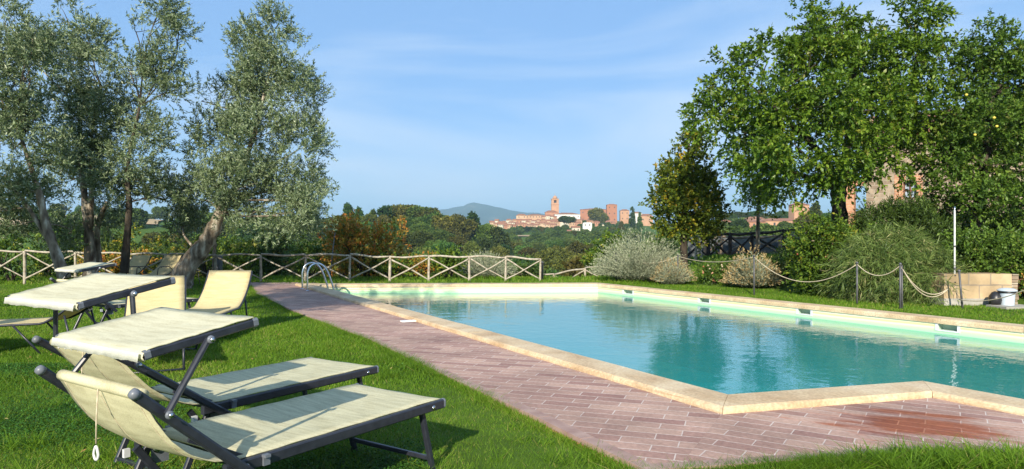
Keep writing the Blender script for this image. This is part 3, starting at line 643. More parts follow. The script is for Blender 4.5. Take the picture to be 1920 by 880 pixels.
# ------------------------------------------------------------ trees on the right
CH = dict(dens=120, per=20, tl=.40, Ll=.098, Lw=.050, up=.15, outw=.8, droop=.28, gap=-.68, gs=1.9, tvar=.2, sway=.6, shell=.3, leafup=.55)
YC = 15.5
tree('cherry_tree', 'large cherry tree with a broad rounded leafy green crown over the shrubs', 'tree',
     [([P(1588, 540, YC), P(1586, 470, YC), P(1574, 400, YC), P(1572, 345, YC)], [.22, .18, .17, .17]),
      ([P(1572, 350, YC), P(1540, 290, YC), P(1470, 220, YC-.5), P(1420, 170, YC-.8)], [.11, .08, .05, .03]),
      ([P(1572, 350, YC), P(1590, 260, YC+.2), P(1600, 150, YC), P(1610, 60, YC)], [.12, .08, .05, .03]),
      ([P(1572, 350, YC), P(1640, 280, YC-.2), P(1700, 190, YC+.2), P(1720, 100, YC)], [.10, .07, .05, .03]),
      ([P(1572, 350, YC), P(1480, 320, YC+.8), P(1400, 280, YC+1)], [.08, .05, .03])],
     [LB(1500, 55, 44, 46, YC), LB(1560, 60, 46, 40, YC), LB(1640, 55, 48, 42, YC), LB(1700, 45, 46, 46, YC), LB(1735, 20, 30, 30, YC), LB(1440, 115, 46, 44, YC), LB(1530, 120, 60, 50, YC, -.8), LB(1620, 125, 60, 52, YC, -.9), LB(1710, 120, 56, 52, YC, -.5), LB(1775, 110, 32, 36, YC),
      LB(1375, 125, 30, 28, YC), LB(1370, 180, 44, 42, YC), LB(1450, 190, 60, 50, YC, -1), LB(1545, 200, 64, 52, YC, -1.6), LB(1640, 205, 64, 52, YC, -1.4), LB(1730, 200, 54, 52, YC, -.8), LB(1335, 215, 38, 34, YC), LB(1400, 255, 54, 42, YC, -.7), LB(1490, 270, 62, 44, YC, -1.6),
      LB(1590, 280, 60, 42, YC, -1.8), LB(1680, 275, 58, 44, YC, -1.2), LB(1745, 270, 40, 44, YC), LB(1430, 320, 44, 30, YC, -.5), LB(1500, 335, 54, 26, YC, -1), LB(1580, 325, 50, 22, YC, -1.5), LB(1645, 316, 40, 18, YC, -1), LB(1392, 292, 36, 26, YC, .6), LB(1450, 340, 34, 22, YC, .8), LB(1560, 150, 90, 80, YC, 1.4), LB(1470, 230, 80, 60, YC, 1.4), LB(1650, 220, 80, 70, YC, 1.2)],
     M_cherry, M_barkd, seed=2, twigs=2, **CH)
YA = 14.5
tree('apple_tree', 'apple tree with yellow apples at the right picture edge, beside the cherry tree', 'tree',
     [([P(1828, 540, YA), P(1832, 440, YA), P(1838, 370, YA), P(1850, 280, YA), P(1860, 180, YA)], [.13, .12, .12, .09, .05]),
      ([P(1838, 370, YA), P(1790, 290, YA), P(1770, 220, YA)], [.07, .05, .03]), ([P(1840, 360, YA), P(1900, 300, YA), P(1960, 240, YA)], [.08, .06, .04])],
     [LB(1860, 85, 22, 48, YA), LB(1898, 110, 22, 48, YA), LB(1830, 130, 30, 45, YA), LB(1880, 165, 46, 50, YA), LB(1940, 150, 50, 56, YA), LB(1800, 200, 32, 48, YA), LB(1850, 235, 50, 48, YA, -.6), LB(1920, 240, 56, 54, YA, -.3),
      LB(1790, 290, 38, 42, YA, -.3), LB(1850, 310, 52, 42, YA, -.8), LB(1920, 320, 54, 46, YA, -.5), LB(1780, 350, 34, 34, YA, -.3), LB(1845, 375, 44, 28, YA, -.9), LB(1910, 385, 50, 34, YA, -.5), LB(1770, 390, 28, 26, YA), LB(1950, 400, 60, 50, YA+1), LB(1880, 280, 70, 60, YA, 1), LB(1800, 250, 40, 60, YA, .8), LB(1900, 220, 60, 60, YA, .8)],
     M_apple, M_barkd, seed=6, twigs=2, **{**CH, 'dens': 150, 'Ll': .085, 'Lw': .042, 'up': .35, 'droop': .1, 'tl': .32, 'gap': -1.3})
apt = [o for o in bpy.data.objects if o.name.startswith('apple_tree')][0]
for px, py in ((1812, 178), (1864, 221), (1869, 237), (1828, 253)):
    c = P(px, py, YA-1.35); MB().lathe(c, [(.002, -.026), (.018, -.022), (.028, -.006), (.027, .010), (.015, .022), (.004, .019)], 10).build('apple', M_apple_f, apt)
YM = 19.0
tree('maple_tree', 'small bushy tree turning yellow, between the silver shrub and the cherry tree', 'tree',
     [([P(1283, 512, YM), P(1282, 450, YM), P(1285, 380, YM), P(1292, 270, YM)], [.12, .1, .08, .03])],
     [LB(1297, 262, 13, 22, YM), LB(1295, 290, 20, 26, YM), LB(1284, 318, 26, 28, YM), LB(1312, 320, 18, 32, YM), LB(1262, 345, 30, 30, YM), LB(1300, 360, 40, 36, YM), LB(1328, 365, 16, 24, YM), LB(1250, 380, 28, 26, YM), LB(1290, 400, 46, 34, YM, -.4), LB(1328, 405, 28, 28, YM), LB(1262, 425, 30, 26, YM), LB(1310, 440, 34, 22, YM)],
     M_maple, M_barkd, seed=8, twigs=2, **{**CH, 'dens': 140, 'Ll': .09, 'Lw': .06, 'up': .9, 'droop': .05, 'gap': -1.3})
YS = 21.0
tree('sapling', 'slim young tree with a light airy crown in front of the dark fence', 'tree',
     [([P(1420, 478, YS), P(1421, 430, YS), P(1422, 380, YS), P(1424, 340, YS)], [.07, .06, .045, .03])],
     [LB(1422, 350, 26, 18, YS), LB(1402, 378, 24, 12, YS), LB(1440, 372, 20, 13, YS), LB(1425, 395, 16, 8, YS), LB(1445, 350, 20, 16, YS)],
     M_cherry, M_bark, seed=5, twigs=2, **{**CH, 'dens': 90, 'gap': -.4})

# ------------------------------------------------------------ shrubs
def shrub(name, label, px, py, rx, ry, mat, lobes=7, group=None, spread=.55, cat='shrub', stems=True, dY=0, extra=None, Yx=None, **kw):
    # (px, py) is the foot of the shrub; rx, ry its half width and height in px
    g = 0
    Y = F*(H-0)/(py-HY)
    for _ in range(8):
        X = (px-960)*Y/F; g = float(hgt(X, Y)); Y = min(40, F*(H-g)/(py-HY))
    Y += dY
    if Yx: Y = Yx
    X = (px-960)*Y/F; g = float(hgt(X, Y)); k = Y/F; W_ = rx*k; Hh = max(.3, H-(py-ry-HY)*k-g)
    o = empty(name, (X, Y, g), 0, label, cat, group)
    ls = []
    for i in range(lobes):
        a = random.uniform(0, 6.283); r = math.sqrt(random.random())*spread*W_; zz = random.uniform(.25, .68)*Hh
        ls.append((X+math.cos(a)*r, Y+math.sin(a)*r*.8, g+zz, W_*.5, W_*.45, Hh*.32))
    ls.append((X, Y, g+Hh*.62, W_*.55, W_*.5, Hh*.36)); ls.append((X, Y, g+Hh*.25, W_*.85, W_*.6, Hh*.25))
    if stems:
        tb = MB()
        for l_ in ls: limb(tb, (X+random.uniform(-.1, .1)*W_, Y, g-.03), (l_[0], l_[1], l_[2]), .022, .006, .1, 5, 5)
        tb.build('stems', M_barkd, o)
    kk = dict(dens=150, per=12, tl=.2, Ll=.055, Lw=.028, up=.4, outw=.7, droop=.05, gap=-1.0, gs=3.5, tvar=.22, sway=.6, shell=.3); kk.update(kw)
    v, f, t_ = twigcloud(ls, **kk)
    v[:, 2] = np.maximum(v[:, 2], g-.02)
    link('foliage', npmesh('foliage', v, f, False, t_), mat, o)
    if extra:
        m2, n_, sz = extra
        i = rng.integers(0, len(ls), n_); u = rnd_unit(n_); u[:, 1] = -abs(u[:, 1]); u[:, 2] = u[:, 2]*.8+.2
        A = np.array(ls)[i]; c = A[:, :3]+u*A[:, 3:]*1.05
        v, f, t_ = [], [], []
        cc = np.repeat(c, 5, 0); vv, ff, tt = leafcloud(cc, rnd_unit(len(cc)), sz, sz*.8, np.repeat(rng.uniform(0, 1, n_), 5))
        link('blossom', npmesh('blossom', vv, ff, False, tt), m2, o)
    return o
def wisps(name, label, px, py, rx, ry, mat, nst, Lf=.03, group=None, fan=1.0, cat='shrub', tipmat=None, dY=0, droop=0, lw=.010, basew=.35, nl=26, Yx=None):
    Y = F*H/(py-HY); g = 0
    for _ in range(8):
        X = (px-960)*Y/F; g = float(hgt(X, Y)); Y = min(40, F*(H-g)/(py-HY))
    Y += dY
    if Yx: Y = Yx
    X = (px-960)*Y/F; g = float(hgt(X, Y)); k = Y/F; W_ = rx*k; Hh = max(.25, H-(py-ry-HY)*k-g)
    o = empty(name, (X, Y, g), 0, label, cat, group)
    a = rng.uniform(0, 6.283, nst); rr = np.sqrt(rng.uniform(0, 1, nst)); 
    bx = np.c_[np.cos(a)*rr*W_*basew, np.sin(a)*rr*W_*basew, np.zeros(nst)]+np.array([X, Y, g])
    el = np.pi/2-rr*fan*1.35; ln = Hh*(.75+.3*rng.uniform(0, 1, nst))*(1/np.maximum(np.sqrt((np.sin(el))**2+(np.cos(el)*Hh/W_)**2), .2))
    d = np.c_[np.cos(a)*np.cos(el), np.sin(a)*np.cos(el), np.sin(el)]
    s_ = rng.uniform(.12, 1, (nst, nl))
    c = bx[:, None]+d[:, None]*(s_*ln[:, None])[..., None]
    c[..., 2] += (s_*(1-s_)*ln[:, None])*.35*np.cos(el)[:, None]-droop*(s_**3)*ln[:, None]
    dd = unit(d[:, None]+rng.normal(size=c.shape)*.35-np.array([0, 0, 1])*droop*2*s_[..., None])
    tint = np.clip(.5+rng.normal(0, .22, (nst, 1))+rng.normal(0, .12, (nst, nl)), 0, 1)
    c[..., 2] = np.maximum(c[..., 2], g-.01)
    tip = s_ > .86
    v, f, t_ = leafcloud(c.reshape(-1, 3), dd.reshape(-1, 3), Lf*rng.uniform(.7, 1.4, c[..., 0].size), lw, tint.ravel(), .3)
    mi = np.where(tip.ravel(), 1, 0) if tipmat else None
    link('foliage', npmesh('foliage', v, f, False, t_, mi), [mat, tipmat] if tipmat else mat, o)
    tb = MB()
    for i in range(0, min(nst, 60)):
        tb.tube([bx[i], bx[i]+d[i]*ln[i]*.5+np.array([0, 0, .06])*ln[i], bx[i]+d[i]*ln[i]*.85], [.008, .005, .002], 4)
    tb.build('stems', M_bark, o)
    return o
wisps('silver_shrub', 'large silver-green wispy shrub at the head of the rope barrier', 1198, 525, 74, 100, M_silver, 1500, .055, lw=.016, fan=1.0)
wisps('silver_shrub', 'small silvery mound with dry tips beside the rope post, right of the large silver shrub', 1262, 531, 33, 52, M_silver, 420, .045, Yx=17.6, lw=.014, tipmat=M_dry, fan=.95)
wisps('variegated_shrub', 'round pale variegated bush topped with dry straw flower heads behind the third rope post', 1411, 536, 43, 76, M_silver, 900, .05, Yx=16.3, lw=.02, tipmat=M_dry, fan=1.0)
shrub('low_shrub', 'low green bush with orange flowers between the small silver mound and the variegated bush', 1335, 532, 56, 46, M_apple, 7, Yx=17.4, extra=(M_petal, 26, .05))
shrub('low_shrub', 'dark green bush just right of the variegated bush', 1472, 540, 40, 70, M_dark, 7, Yx=16.6)
shrub('flowering_shrub', 'big yellow-green shrub with pink and red blossoms under the cherry trunk', 1560, 552, 84, 148, M_yelgreen, 18, Yx=14.2, spread=.75, extra=(M_petal, 26, .045), Ll=.07, Lw=.035)
shrub('yew_bush', 'tall dark evergreen bush mounded below the house window', 1700, 508, 96, 140, M_dark, 22, Yx=14.6, spread=.7, dens=220, Ll=.08, Lw=.02, up=.9, gap=-1.2)
shrub('climbing_hedge', 'mid green leafy hedge hanging over the stone planter', 1862, 520, 92, 92, M_apple, 20, spread=.8, Yx=12.9, dens=230, Ll=.06, Lw=.035)
shrub('shade_bush', 'wide dark bush added for the deep shade under the apple tree, behind the leafy hedge', 1845, 508, 105, 112, M_dark, 22, Yx=16.3, spread=.8, dens=150, Ll=.08, Lw=.035)  # added dark mass standing in for the shade beneath the apple tree
shrub('box_bush', 'yellowish bush in front of the dark fence, left of the flowering shrub', 1500, 512, 42, 62, M_yelgreen, 6, Yx=18.0)
shrub('reed_clump', 'broad weeping reed clump between the flowering shrub and the stone planter', 1688, 571, 100, 142, M_reed, 22, cat='grass clump', Yx=12.9, spread=.75, dens=150, per=16, tl=.3, Ll=.17, Lw=.011, up=.3, droop=.75, sway=.45, gap=-1.6, leafup=.4)
# shrubs behind the long fence
YB = 21.5
def bgshrub(name, label, px, top, bot, rx, mat, Y=YB, lobes=8, **kw):
    X, _, zt = P(px, top, Y); g = float(hgt(X, Y)); W_ = rx*Y/F; Hh = zt-g
    o = empty(name, (X, Y, g), 0, label, kw.pop('cat', 'shrub'), kw.pop('group', None))
    ls = [(X+random.uniform(-1, 1)*W_*.6, Y+random.uniform(-.5, .5)*W_, g+random.uniform(.35, .78)*Hh, W_*.42, W_*.42, Hh*.26) for _ in range(lobes)]+[(X, Y, g+Hh*.4, W_*.8, W_*.6, Hh*.4)]
    tb = MB()
    for l_ in ls: limb(tb, (X, Y, g-.05), l_[:3], .04, .008, .1, 5, 5)
    tb.build('stems', M_barkd, o)
    kk = dict(dens=70, per=13, tl=.3, Ll=.09, Lw=.05, up=.5, outw=.7, droop=.1, gap=-.9, gs=2.5, tvar=.22, sway=.6, shell=.2); kk.update(kw)
    v, f, t_ = twigcloud(ls, **kk); link('foliage', npmesh('foliage', v, f, False, t_), mat, o)
    return o
bgshrub('smoke_bush', 'tall rusty orange and green bush behind the middle of the long fence', 690, 412, 525, 78, M_rust, 21, 12)
bgshrub('smoke_bush', 'low rusty bush behind the fence just left of the tall rusty one', 640, 440, 525, 40, M_rust, 22, 6)
bgshrub('garden_bush', 'yellow-green bush poking through the fence, left of the pale lavender shrub', 842, 466, 525, 36, M_yelgreen, 20, 7, gap=-.6)
wisps('silver_shrub', 'pale lavender-like shrub growing behind the right end of the long fence', 912, 526, 46, 58, M_silver, 520, .05, lw=.014, dY=1.6)
for i, (px, top, rx, mt, Y_, nm) in enumerate([(20, 440, 60, M_yelgreen, 18.5, 'yellowish bush behind the leftmost fence bay'), (80, 455, 40, M_dark, 21, 'dark bush behind the fence at the leftmost olive trunk'), (130, 400, 60, M_apple, 24, 'tall green bush behind the forked olive'),
        (205, 412, 36, M_dark, 27, 'dark rounded bush in front of the pale field'), (215, 470, 60, M_rust, 20.5, 'russet bush behind the reclined chairs by the fence'), (270, 430, 60, M_maple, 25, 'olive-brown bush right of the slim dark trunk'),
        (330, 440, 50, M_dark, 22, 'dark bush behind the leaning olive trunk'), (385, 450, 40, M_maple, 20.5, 'low brownish bush behind the thick fence post'), (445, 432, 50, M_yelgreen, 23, 'light green bush right of the leaning olive trunk'),
        (520, 430, 60, M_dark, 24, 'dark green bush behind the pool ladder'), (585, 452, 50, M_apple, 22.5, 'mid green bush between the pool ladder and the rusty bush'), (780, 485, 50, M_rust, 21, 'low reddish scrub right of the tall rusty bush'),
        (735, 480, 44, M_yelgreen, 20.5, 'light green scrub at the right foot of the tall rusty bush'), (985, 500, 40, M_dark, 21.5, 'dark low scrub behind the last bay of the long fence'),
        (-80, 440, 70, M_yelgreen, 20, 'bush behind the fence beyond the left picture edge'), (-200, 430, 80, M_dark, 21, 'large dark bush far beyond the left picture edge'), (-330, 440, 80, M_apple, 20, 'green bush at the outer end of the long fence')]):
    bgshrub('hedge_bush', nm, px, top, 525, rx, mt, Y_, 7, group='bushes behind the long fence')
bgshrub('garden_bush', 'leafy green bush with pale branches left of the large silver shrub', 1135, 425, 525, 50, M_yelgreen, 24, 9, gap=-.5)
bgshrub('garden_bush', 'green bush climbing behind the maple, left of the dark fence', 1235, 440, 525, 36, M_apple, 24, 6)

# ------------------------------------------------------------ fences
def lerp(a, b, t_): return tuple(a[i]+(b[i]-a[i])*t_ for i in range(len(a)))
def pole(a, b, r, wob=.012, n_=7, seg=7):
    mb = MB(); a = Vector(a); b = Vector(b); ps = []
    ph = random.uniform(0, 6)
    for i in range(seg+1):
        t_ = i/seg; ps.append(a.lerp(b, t_)+Vector((math.sin(ph+t_*5)*wob*.5, math.cos(ph+t_*4)*wob*.5, math.sin(ph*2+t_*6)*wob)))
    mb.tube(ps, [r*(1+random.uniform(-.14, .14))*(1-.15*i/seg) for i in range(seg+1)], n_); return mb
def xfence(name, label, posts, mat, rp_, rr_, rb_, lbl=None, halfstart=False):
    # posts: list of (base, top) points; round poles nailed as a rail and crossed braces
    o = empty(name, posts[0][0], 0, label, 'fence')
    for b_, t_ in posts:
        pole((b_[0], b_[1], b_[2]-.15), (t_[0], t_[1], t_[2]+.02), rp_*random.uniform(.9, 1.15), .008).build('post', mat, o)
    for i in range(len(posts)-1):
        (b0, t0), (b1, t1) = posts[i], posts[i+1]
        up = Vector((0, 0, rr_*.4))
        pole(Vector(t0)+up, Vector(t1)+up, rr_*random.uniform(.9, 1.1), .02).build('rail', mat, o)
        s = .05; f = -.03
        pole(lerp(b0, t0, .06), (t1[0], t1[1]+f, t1[2]-.04), rb_*random.uniform(.85, 1.1), .012).build('brace', mat, o)
        pole((t0[0], t0[1]+.035, t0[2]-.04), (b1[0], b1[1]+.035, b1[2]+.04), rb_*random.uniform(.85, 1.1), .012).build('brace', mat, o)
    return o
FX = [-400, -310, -220, -130, -40, 46, 141, 232, 318, 404, 489, 573, 656, 731, 804, 880, 948, 1013]
FT = [472, 472, 472, 472, 472, 472, 474, 477, 478, 479, 479, 479, 479, 483, 482, 482, 483, 487]
FB = [526, 526, 526, 526, 526, 526, 526, 527, 527, 527, 527, 527, 527, 527, 527, 527, 527, 527]
posts = []
for i, (x, t_, b_) in enumerate(zip(FX, FT, FB)):
    Y = 17.4+1.7*max(0, i-4)/13; a = P(x, b_, Y); posts.append((a, P(x, t_, Y)))
xfence('rustic_fence', 'long pale rustic pole fence with crossed braces behind the pool', posts, M_rail, .036, .028, .023)
posts = []
for x, t_, b_, Y in ((880, 517, 552, 23.0), (955, 515, 548, 22.8), (1038, 515, 545, 22.4), (1097, 504, 546, 21.6), (1175, 497, 545, 20.8)):
    posts.append((P(x, b_, Y), P(x, t_, Y)))
xfence('rustic_fence', 'lower pale pole fence running down behind the end of the long fence', posts[:], M_rail, .036, .03, .024)
posts = []
for x, t_, b_ in ((1284, 440, 486), (1328, 441, 484), (1369, 441, 484), (1410, 440, 480), (1470, 434, 474), (1526, 429, 470)):
    posts.append((P(x, b_, 22.5), P(x, t_, 22.5)))
xfence('dark_fence', 'dark weathered pole fence at the top of the bank under the maple and sapling', posts, M_raildark, .065, .055, .04)
posts = []
for x, t_, b_ in ((1322, 447, 482), (1352, 446, 481), (1409, 446, 478), (1462, 445, 476), (1520, 440, 474)):
    posts.append((P(x, b_, 24.6), P(x, t_, 24.6)))
xfence('rustic_fence', 'brown pole fence seen through the gaps of the dark fence', posts, M_railbrown, .055, .045, .035)
a, b_ = P(1290, 487, 25.4), P(1600, 480, 25.4); c_, d_ = P(1600, 446, 25.4), P(1290, 446, 25.4)
m_ = MB(); m_.hexa([a, b_, (b_[0], b_[1]+.03, b_[2]), (a[0], a[1]+.03, a[2]), d_, c_, (c_[0], c_[1]+.03, c_[2]), (d_[0], d_[1]+.03, d_[2])])
tag(m_.build('shade_net', M_net), 'dark grey netting strung behind the pole fences on the bank', 'netting')
# two bare stakes leaning together
for (x0, y0, x1, y1, lab) in ((1305, 492, 1305, 438, 'upright bare wooden stake in front of the dark fence'), (1316, 492, 1307, 440, 'leaning bare wooden stake resting against the upright one')):
    tag(pole(P(x0, y0, 20.6), P(x1, y1, 20.75), .045, .004).build('stake', M_rail), lab, 'stake')
tag(pole(P(401, 520, 18.9), P(403, 455, 18.9), .06, .01).build('stake', M_railbrown), 'bare brown stake standing above the rail by the thick fence post', 'stake')
# bin / stub pillars by the fence
def pillar(px, top, bot, Y, r, mat, name, label, cat):
    b_ = P(px, bot, Y); t_ = P(px, top, Y); h_ = t_[2]-b_[2]
    o = empty(name, b_, 0, label, cat)
    MB().lathe(b_, [(r, -.02), (r, h_*.86), (r*.98, h_*.88)], 16).build('body', mat, o)
    MB().lathe((b_[0], b_[1], b_[2]+h_*.882), [(r*1.12, 0), (r*1.1, .03), (r*.7, h_*.10), (.01, h_*.118)], 16).build('cap', M_greymetal, o)
pillar(411, 479, 527, 18.3, .085, M_cap, 'stub_pillar', 'stubby grey bin with dark cap behind the thick white fence post', 'bollard')  # a small round bin, gives no light
pillar(1016, 490, 528, 19.4, .05, M_greymetal, 'stub_pillar', 'small dark grey bollard at the right end of the long fence', 'bollard')  # a short dark bollard, gives no light
# thin pole behind the rusty bush
tag(MB().tube([P(618, 530, 20), P(624, 470, 20), P(629, 432, 20)], [.02, .018, .015], 8).build('thin_pole', M_cap), 'thin grey pole rising behind the fence left of the rusty bush', 'pole')

# ------------------------------------------------------------ rope barrier
RP = [(1155, 475, 527), (1271, 478, 533), (1414, 479, 553), (1607, 492, 571), (1688, 494, 579), (1800, 507, 577), (1990, 500, 600)]
tops = []
labs = ['beside the large silver shrub', 'in front of the small silvery mound', 'in front of the variegated bush', 'in front of the left side of the reed clump', 'with a doubled shaft in front of the reed clump', 'in front of the stone planter', 'beyond the right picture edge']
for (x, t_, b_), lb in zip(RP, labs):
    B = G(x, b_, -.02); T = P(x, t_, B[1]); o = empty('rope_post', B, 0, 'slim grey metal rope post '+lb, 'post', 'posts of the rope barrier')
    lean = .05 if x == 1800 else 0
    MB().tube([(B[0]+lean, B[1], B[2]-.1), (T[0]-lean*.3, T[1], T[2]-.02)], [.018, .016], 10).build('shaft', M_greymetal, o)
    if x == 1688: MB().tube([(B[0]+.035, B[1], B[2]-.1), (T[0]+.03, T[1], T[2]-.03)], [.012, .012], 8).build('shaft', M_greymetal, o)
    MB().lathe((T[0]-lean*.3, T[1], T[2]-.03), [(.02, 0), (.026, .012), (.024, .03), (.008, .042)], 10).build('finial', M_greymetal, o)
    tops.append(Vector((T[0]-lean*.3, T[1], T[2]-.035)))
sags = [.22, .13, .42, .19, .42, .30]
rl = ['between the large and the small silver shrubs', 'in front of the low orange-flowered bush', 'in front of the flowering shrub', 'in front of the left part of the reed clump', 'hanging lowest beside the stone planter', 'passing in front of the pale bin']
for i in range(6):
    mb = MB(); a, b_ = tops[i], tops[i+1]; ps = []
    if i == 4: b_ = G(1782, 540, 0); b_ = Vector((tops[5].x-.2, tops[5].y, .30))
    if i == 5: a = Vector((tops[5].x, tops[5].y, .12))
    for k in range(25):
        t_ = k/24; p = a.lerp(b_, t_); p.z -= 4*sags[i]*t_*(1-t_)*(.6 if i > 3 else 1); ps.append(p)
    mb.tube(ps, .008, 7)
    if i == 4: mb.tube([a+Vector((0, 0, -.03))]+[p+Vector((0, -.01, -.05*math.sin(k/24*3.1))) for k, p in enumerate(ps)][1:], .008, 6)
    tag(mb.build('barrier_rope', M_rope), 'pale sagging rope '+rl[i], 'rope', 'ropes of the barrier')

# ------------------------------------------------------------ shower pole, planter, bin
B = G(1790, 572, -.02); T = P(1790, 388, B[1])
o = empty('shower_pole', B, 0, 'tall thin white pipe standing in front of the stone planter', 'pole')
MB().tube([B, (B[0], B[1], T[2]-.06)], .0145, 12).build('pipe', M_whitepole, o)
MB().tube([(B[0], B[1], T[2]-.10), T], .014, 12).build('tip', M_steel, o)
for z_ in (.35, .62, 1.02): MB().lathe((B[0], B[1], z_), [(.023, 0), (.023, .03)], 12).build('collar', M_greymetal, o)
mb = MB(); mb.tube([(B[0]-.06, B[1]-.02, 0), (B[0]-.055, B[1]-.02, .22), (B[0]-.045, B[1]-.02, .40)], .012, 8); mb.tube([(B[0]-.05, B[1]-.02, .40), (B[0]-.09, B[1]-.03, .42), (B[0]-.10, B[1]-.03, .38)], .01, 8); mb.build('tap', M_black, o)
for q in range(3):
    mb = MB(); mb.lathe((B[0]-.02, B[1]-.02, .26+q*.12), [(.03, 0), (.03, .02)], 8); mb.build('clamp', M_black, o)
YP = F*(H+.02)/(574-HY)+.15
a = P(1770, 574, YP); b_ = P(1897, 574, YP); zt = P(1770, 514, YP)[2]
o = empty('stone_planter', ((a[0]+b_[0])/2, YP, -.03), 0, 'buff stone block planter wall with weathered grey foot beside the bin', 'planter')
MB().hexa([(a[0], YP, .10), (b_[0], YP, .10), (b_[0], YP+.9, .10), (a[0], YP+.9, .10), (a[0], YP, zt), (b_[0], YP, zt), (b_[0], YP+.9, zt), (a[0], YP+.9, zt)]).build('wall', M_block, o)
MB().hexa([(a[0]-.01, YP-.02, -.12), (b_[0]+.01, YP-.02, -.12), (b_[0]+.01, YP+.9, -.12), (a[0]-.01, YP+.9, -.12), (a[0]-.01, YP-.02, .10), (b_[0]+.01, YP-.02, .10), (b_[0]+.01, YP+.9, .10), (a[0]-.01, YP+.9, .10)]).build('footing', M_slab, o)
mb = MB(); z_ = -.02
while z_ < zt-.02:
    h_ = random.uniform(.03, .07); mb.box((b_[0]+.075+random.uniform(-.01, .01), YP+.2, z_+h_/2), (.12, .35, h_-.008), random.uniform(-.1, .1)); z_ += h_
tag(mb.build('stone_stack', M_rubble), 'narrow stack of rough flat stones at the right end of the planter', 'stones')
Yb = YP-.30
bx, _, _ = P(1888, 570, Yb); bz = -.02; k = Yb/F
o = empty('waste_bin', (bx, Yb, bz), 0, 'pale blue-grey plastic bin with a lid in front of the stone planter', 'bin')
hb = 33*k; rb = 13.5*k
prof = [(rb*.82, 0)]+[(rb*(.82+.16*i/8)+(.002 if i % 2 else 0), hb*.86*i/8) for i in range(1, 9)]
MB().lathe((bx, Yb, bz), prof, 28).build('body', M_bin, o)
MB().lathe((bx, Yb, bz+hb*.80), [(rb*1.08, 0), (rb*1.10, .01), (rb*1.08, .03)], 28).build('liner_bag', M_black, o)
MB().lathe((bx, Yb, bz+hb*.80+.031), [(rb*1.2, 0), (rb*1.22, .008), (rb*1.15, .022), (rb*.8, .045), (rb*.2, .055)], 28).build('lid', M_bin, o)
mb = MB(); mb.lathe((bx-rb*1.35, Yb+.05, bz+.02), [(.02, 0), (.09, .03), (.11, .10), (.09, .17), (.05, .23), (.01, .25)], 10)
o2 = mb.build('rubbish_bag', M_black); tag(o2, 'small black rubbish sack leaning on the left of the pale bin', 'bag')
a = P(1868, 577, YP-.6); MB().box((bx+.02, YP-.42, -.012), (.66, .42, .05), .12).build('paving_slab', M_slab).update_tag(); tag(bpy.data.objects['paving_slab'], 'flat grey concrete slab in the grass under the bin', 'slab')
shrub('flower_bed', 'low bush with red and orange leaves right of the bin', 1922, 562, 26, 42, M_rust, 5, Yx=12.4, extra=(M_petal, 30, .05))
# white draped garden gazebo cloth at the edge
Yt = 17.5
a = P(1896, 470, Yt); o = empty('draped_table', (a[0]+.9, Yt, .5), 0, 'table under a white cloth with pink trim at the right picture edge', 'table')
x0, x1 = P(1899, 0, Yt)[0], P(1899, 0, Yt)[0]+1.6; zt = P(0, 428, Yt)[2]; zb = P(0, 456, Yt)[2]
mb = MB(); vs = []; nn = 28
for i in range(nn+1):
    x_ = x0+(x1-x0)*i/nn; w_ = .03*math.sin(i*1.9); vs += [(x_, Yt+w_, zb+.02*math.sin(i)), (x_, Yt+w_*.3, zt), (x_, Yt+1.0, zt+.03), (x_, Yt+1.03-w_, zb)]
mb.add(vs, [(i*4+j, (i+1)*4+j, (i+1)*4+j+1, i*4+j+1) for i in range(nn) for j in range(3)], True); mb.build('cloth', M_white, o)
M_pink = noisy('pink_trim', [(.3, (.6, .12, .35)), (.7, (.7, .2, .45))], 5, .7, 2, bs=0)
MB().box(((x0+x1)/2+.1, Yt-.02, zt-.03), (1.3, .02, .05)).build('trim', M_pink, o)
for x_ in (x0+.1, x1-.1):
    for y_ in (Yt+.1, Yt+.9): MB().bar((x_, y_, .5), (x_, y_, zt-.02), .05, .05).build('leg', M_railbrown, o)

# ------------------------------------------------------------ pool ladder
def on_left(py_out, off):   # point at distance 'off' outside (+) or inside (-) the left pool edge
    return None
nL = np.array([-uA[1], uA[0]]);
if (cenp-I1)@nL > 0: nL = -nL      # outwards
lad = empty('pool_ladder', (*(I1+uA*1.2), 0), 0, 'stainless steel pool ladder with two curved handrails at the far left pool corner', 'ladder')
for off in (.75, 1.30):
    b_ = I1+uA*off; o0 = b_+nL*.42; pts_ = []
    hgt_ = .60
    for t_, z_ in [(.42, -.02), (.42, .2), (.415, .40), (.37, .53), (.28, .60), (.16, .61), (.05, .54), (-.04, .40), (-.12, .18), (-.17, 0), (-.19, -.18), (-.19, -.9)]:
        q = b_+nL*t_; pts_.append((q[0], q[1], z_))
    mb = MB(); trunktube(mb, pts_, [.021]*len(pts_), 12, 0); mb.build('handrail', M_steel, lad)
    MB().lathe((o0[0], o0[1], 0.002), [(.05, 0), (.045, .015), (.022, .02)], 14).build('flange', M_steel, lad)
for z_ in (-.3, -.6, -.85):
    a = I1+uA*.75-nL*.19; b_ = I1+uA*1.30-nL*.19
    MB().bar((a[0], a[1], z_), (b_[0], b_[1], z_), .07, .03).build('rung', M_steel, lad)

# ------------------------------------------------------------ paper on the deck
c = G(769, 603, .004); tag(MB().box((c[0], c[1], .012), (.26, .10, .016), .5).build('folded_paper', M_white), 'small white folded leaflet lying on the brick deck by the coping', 'paper')

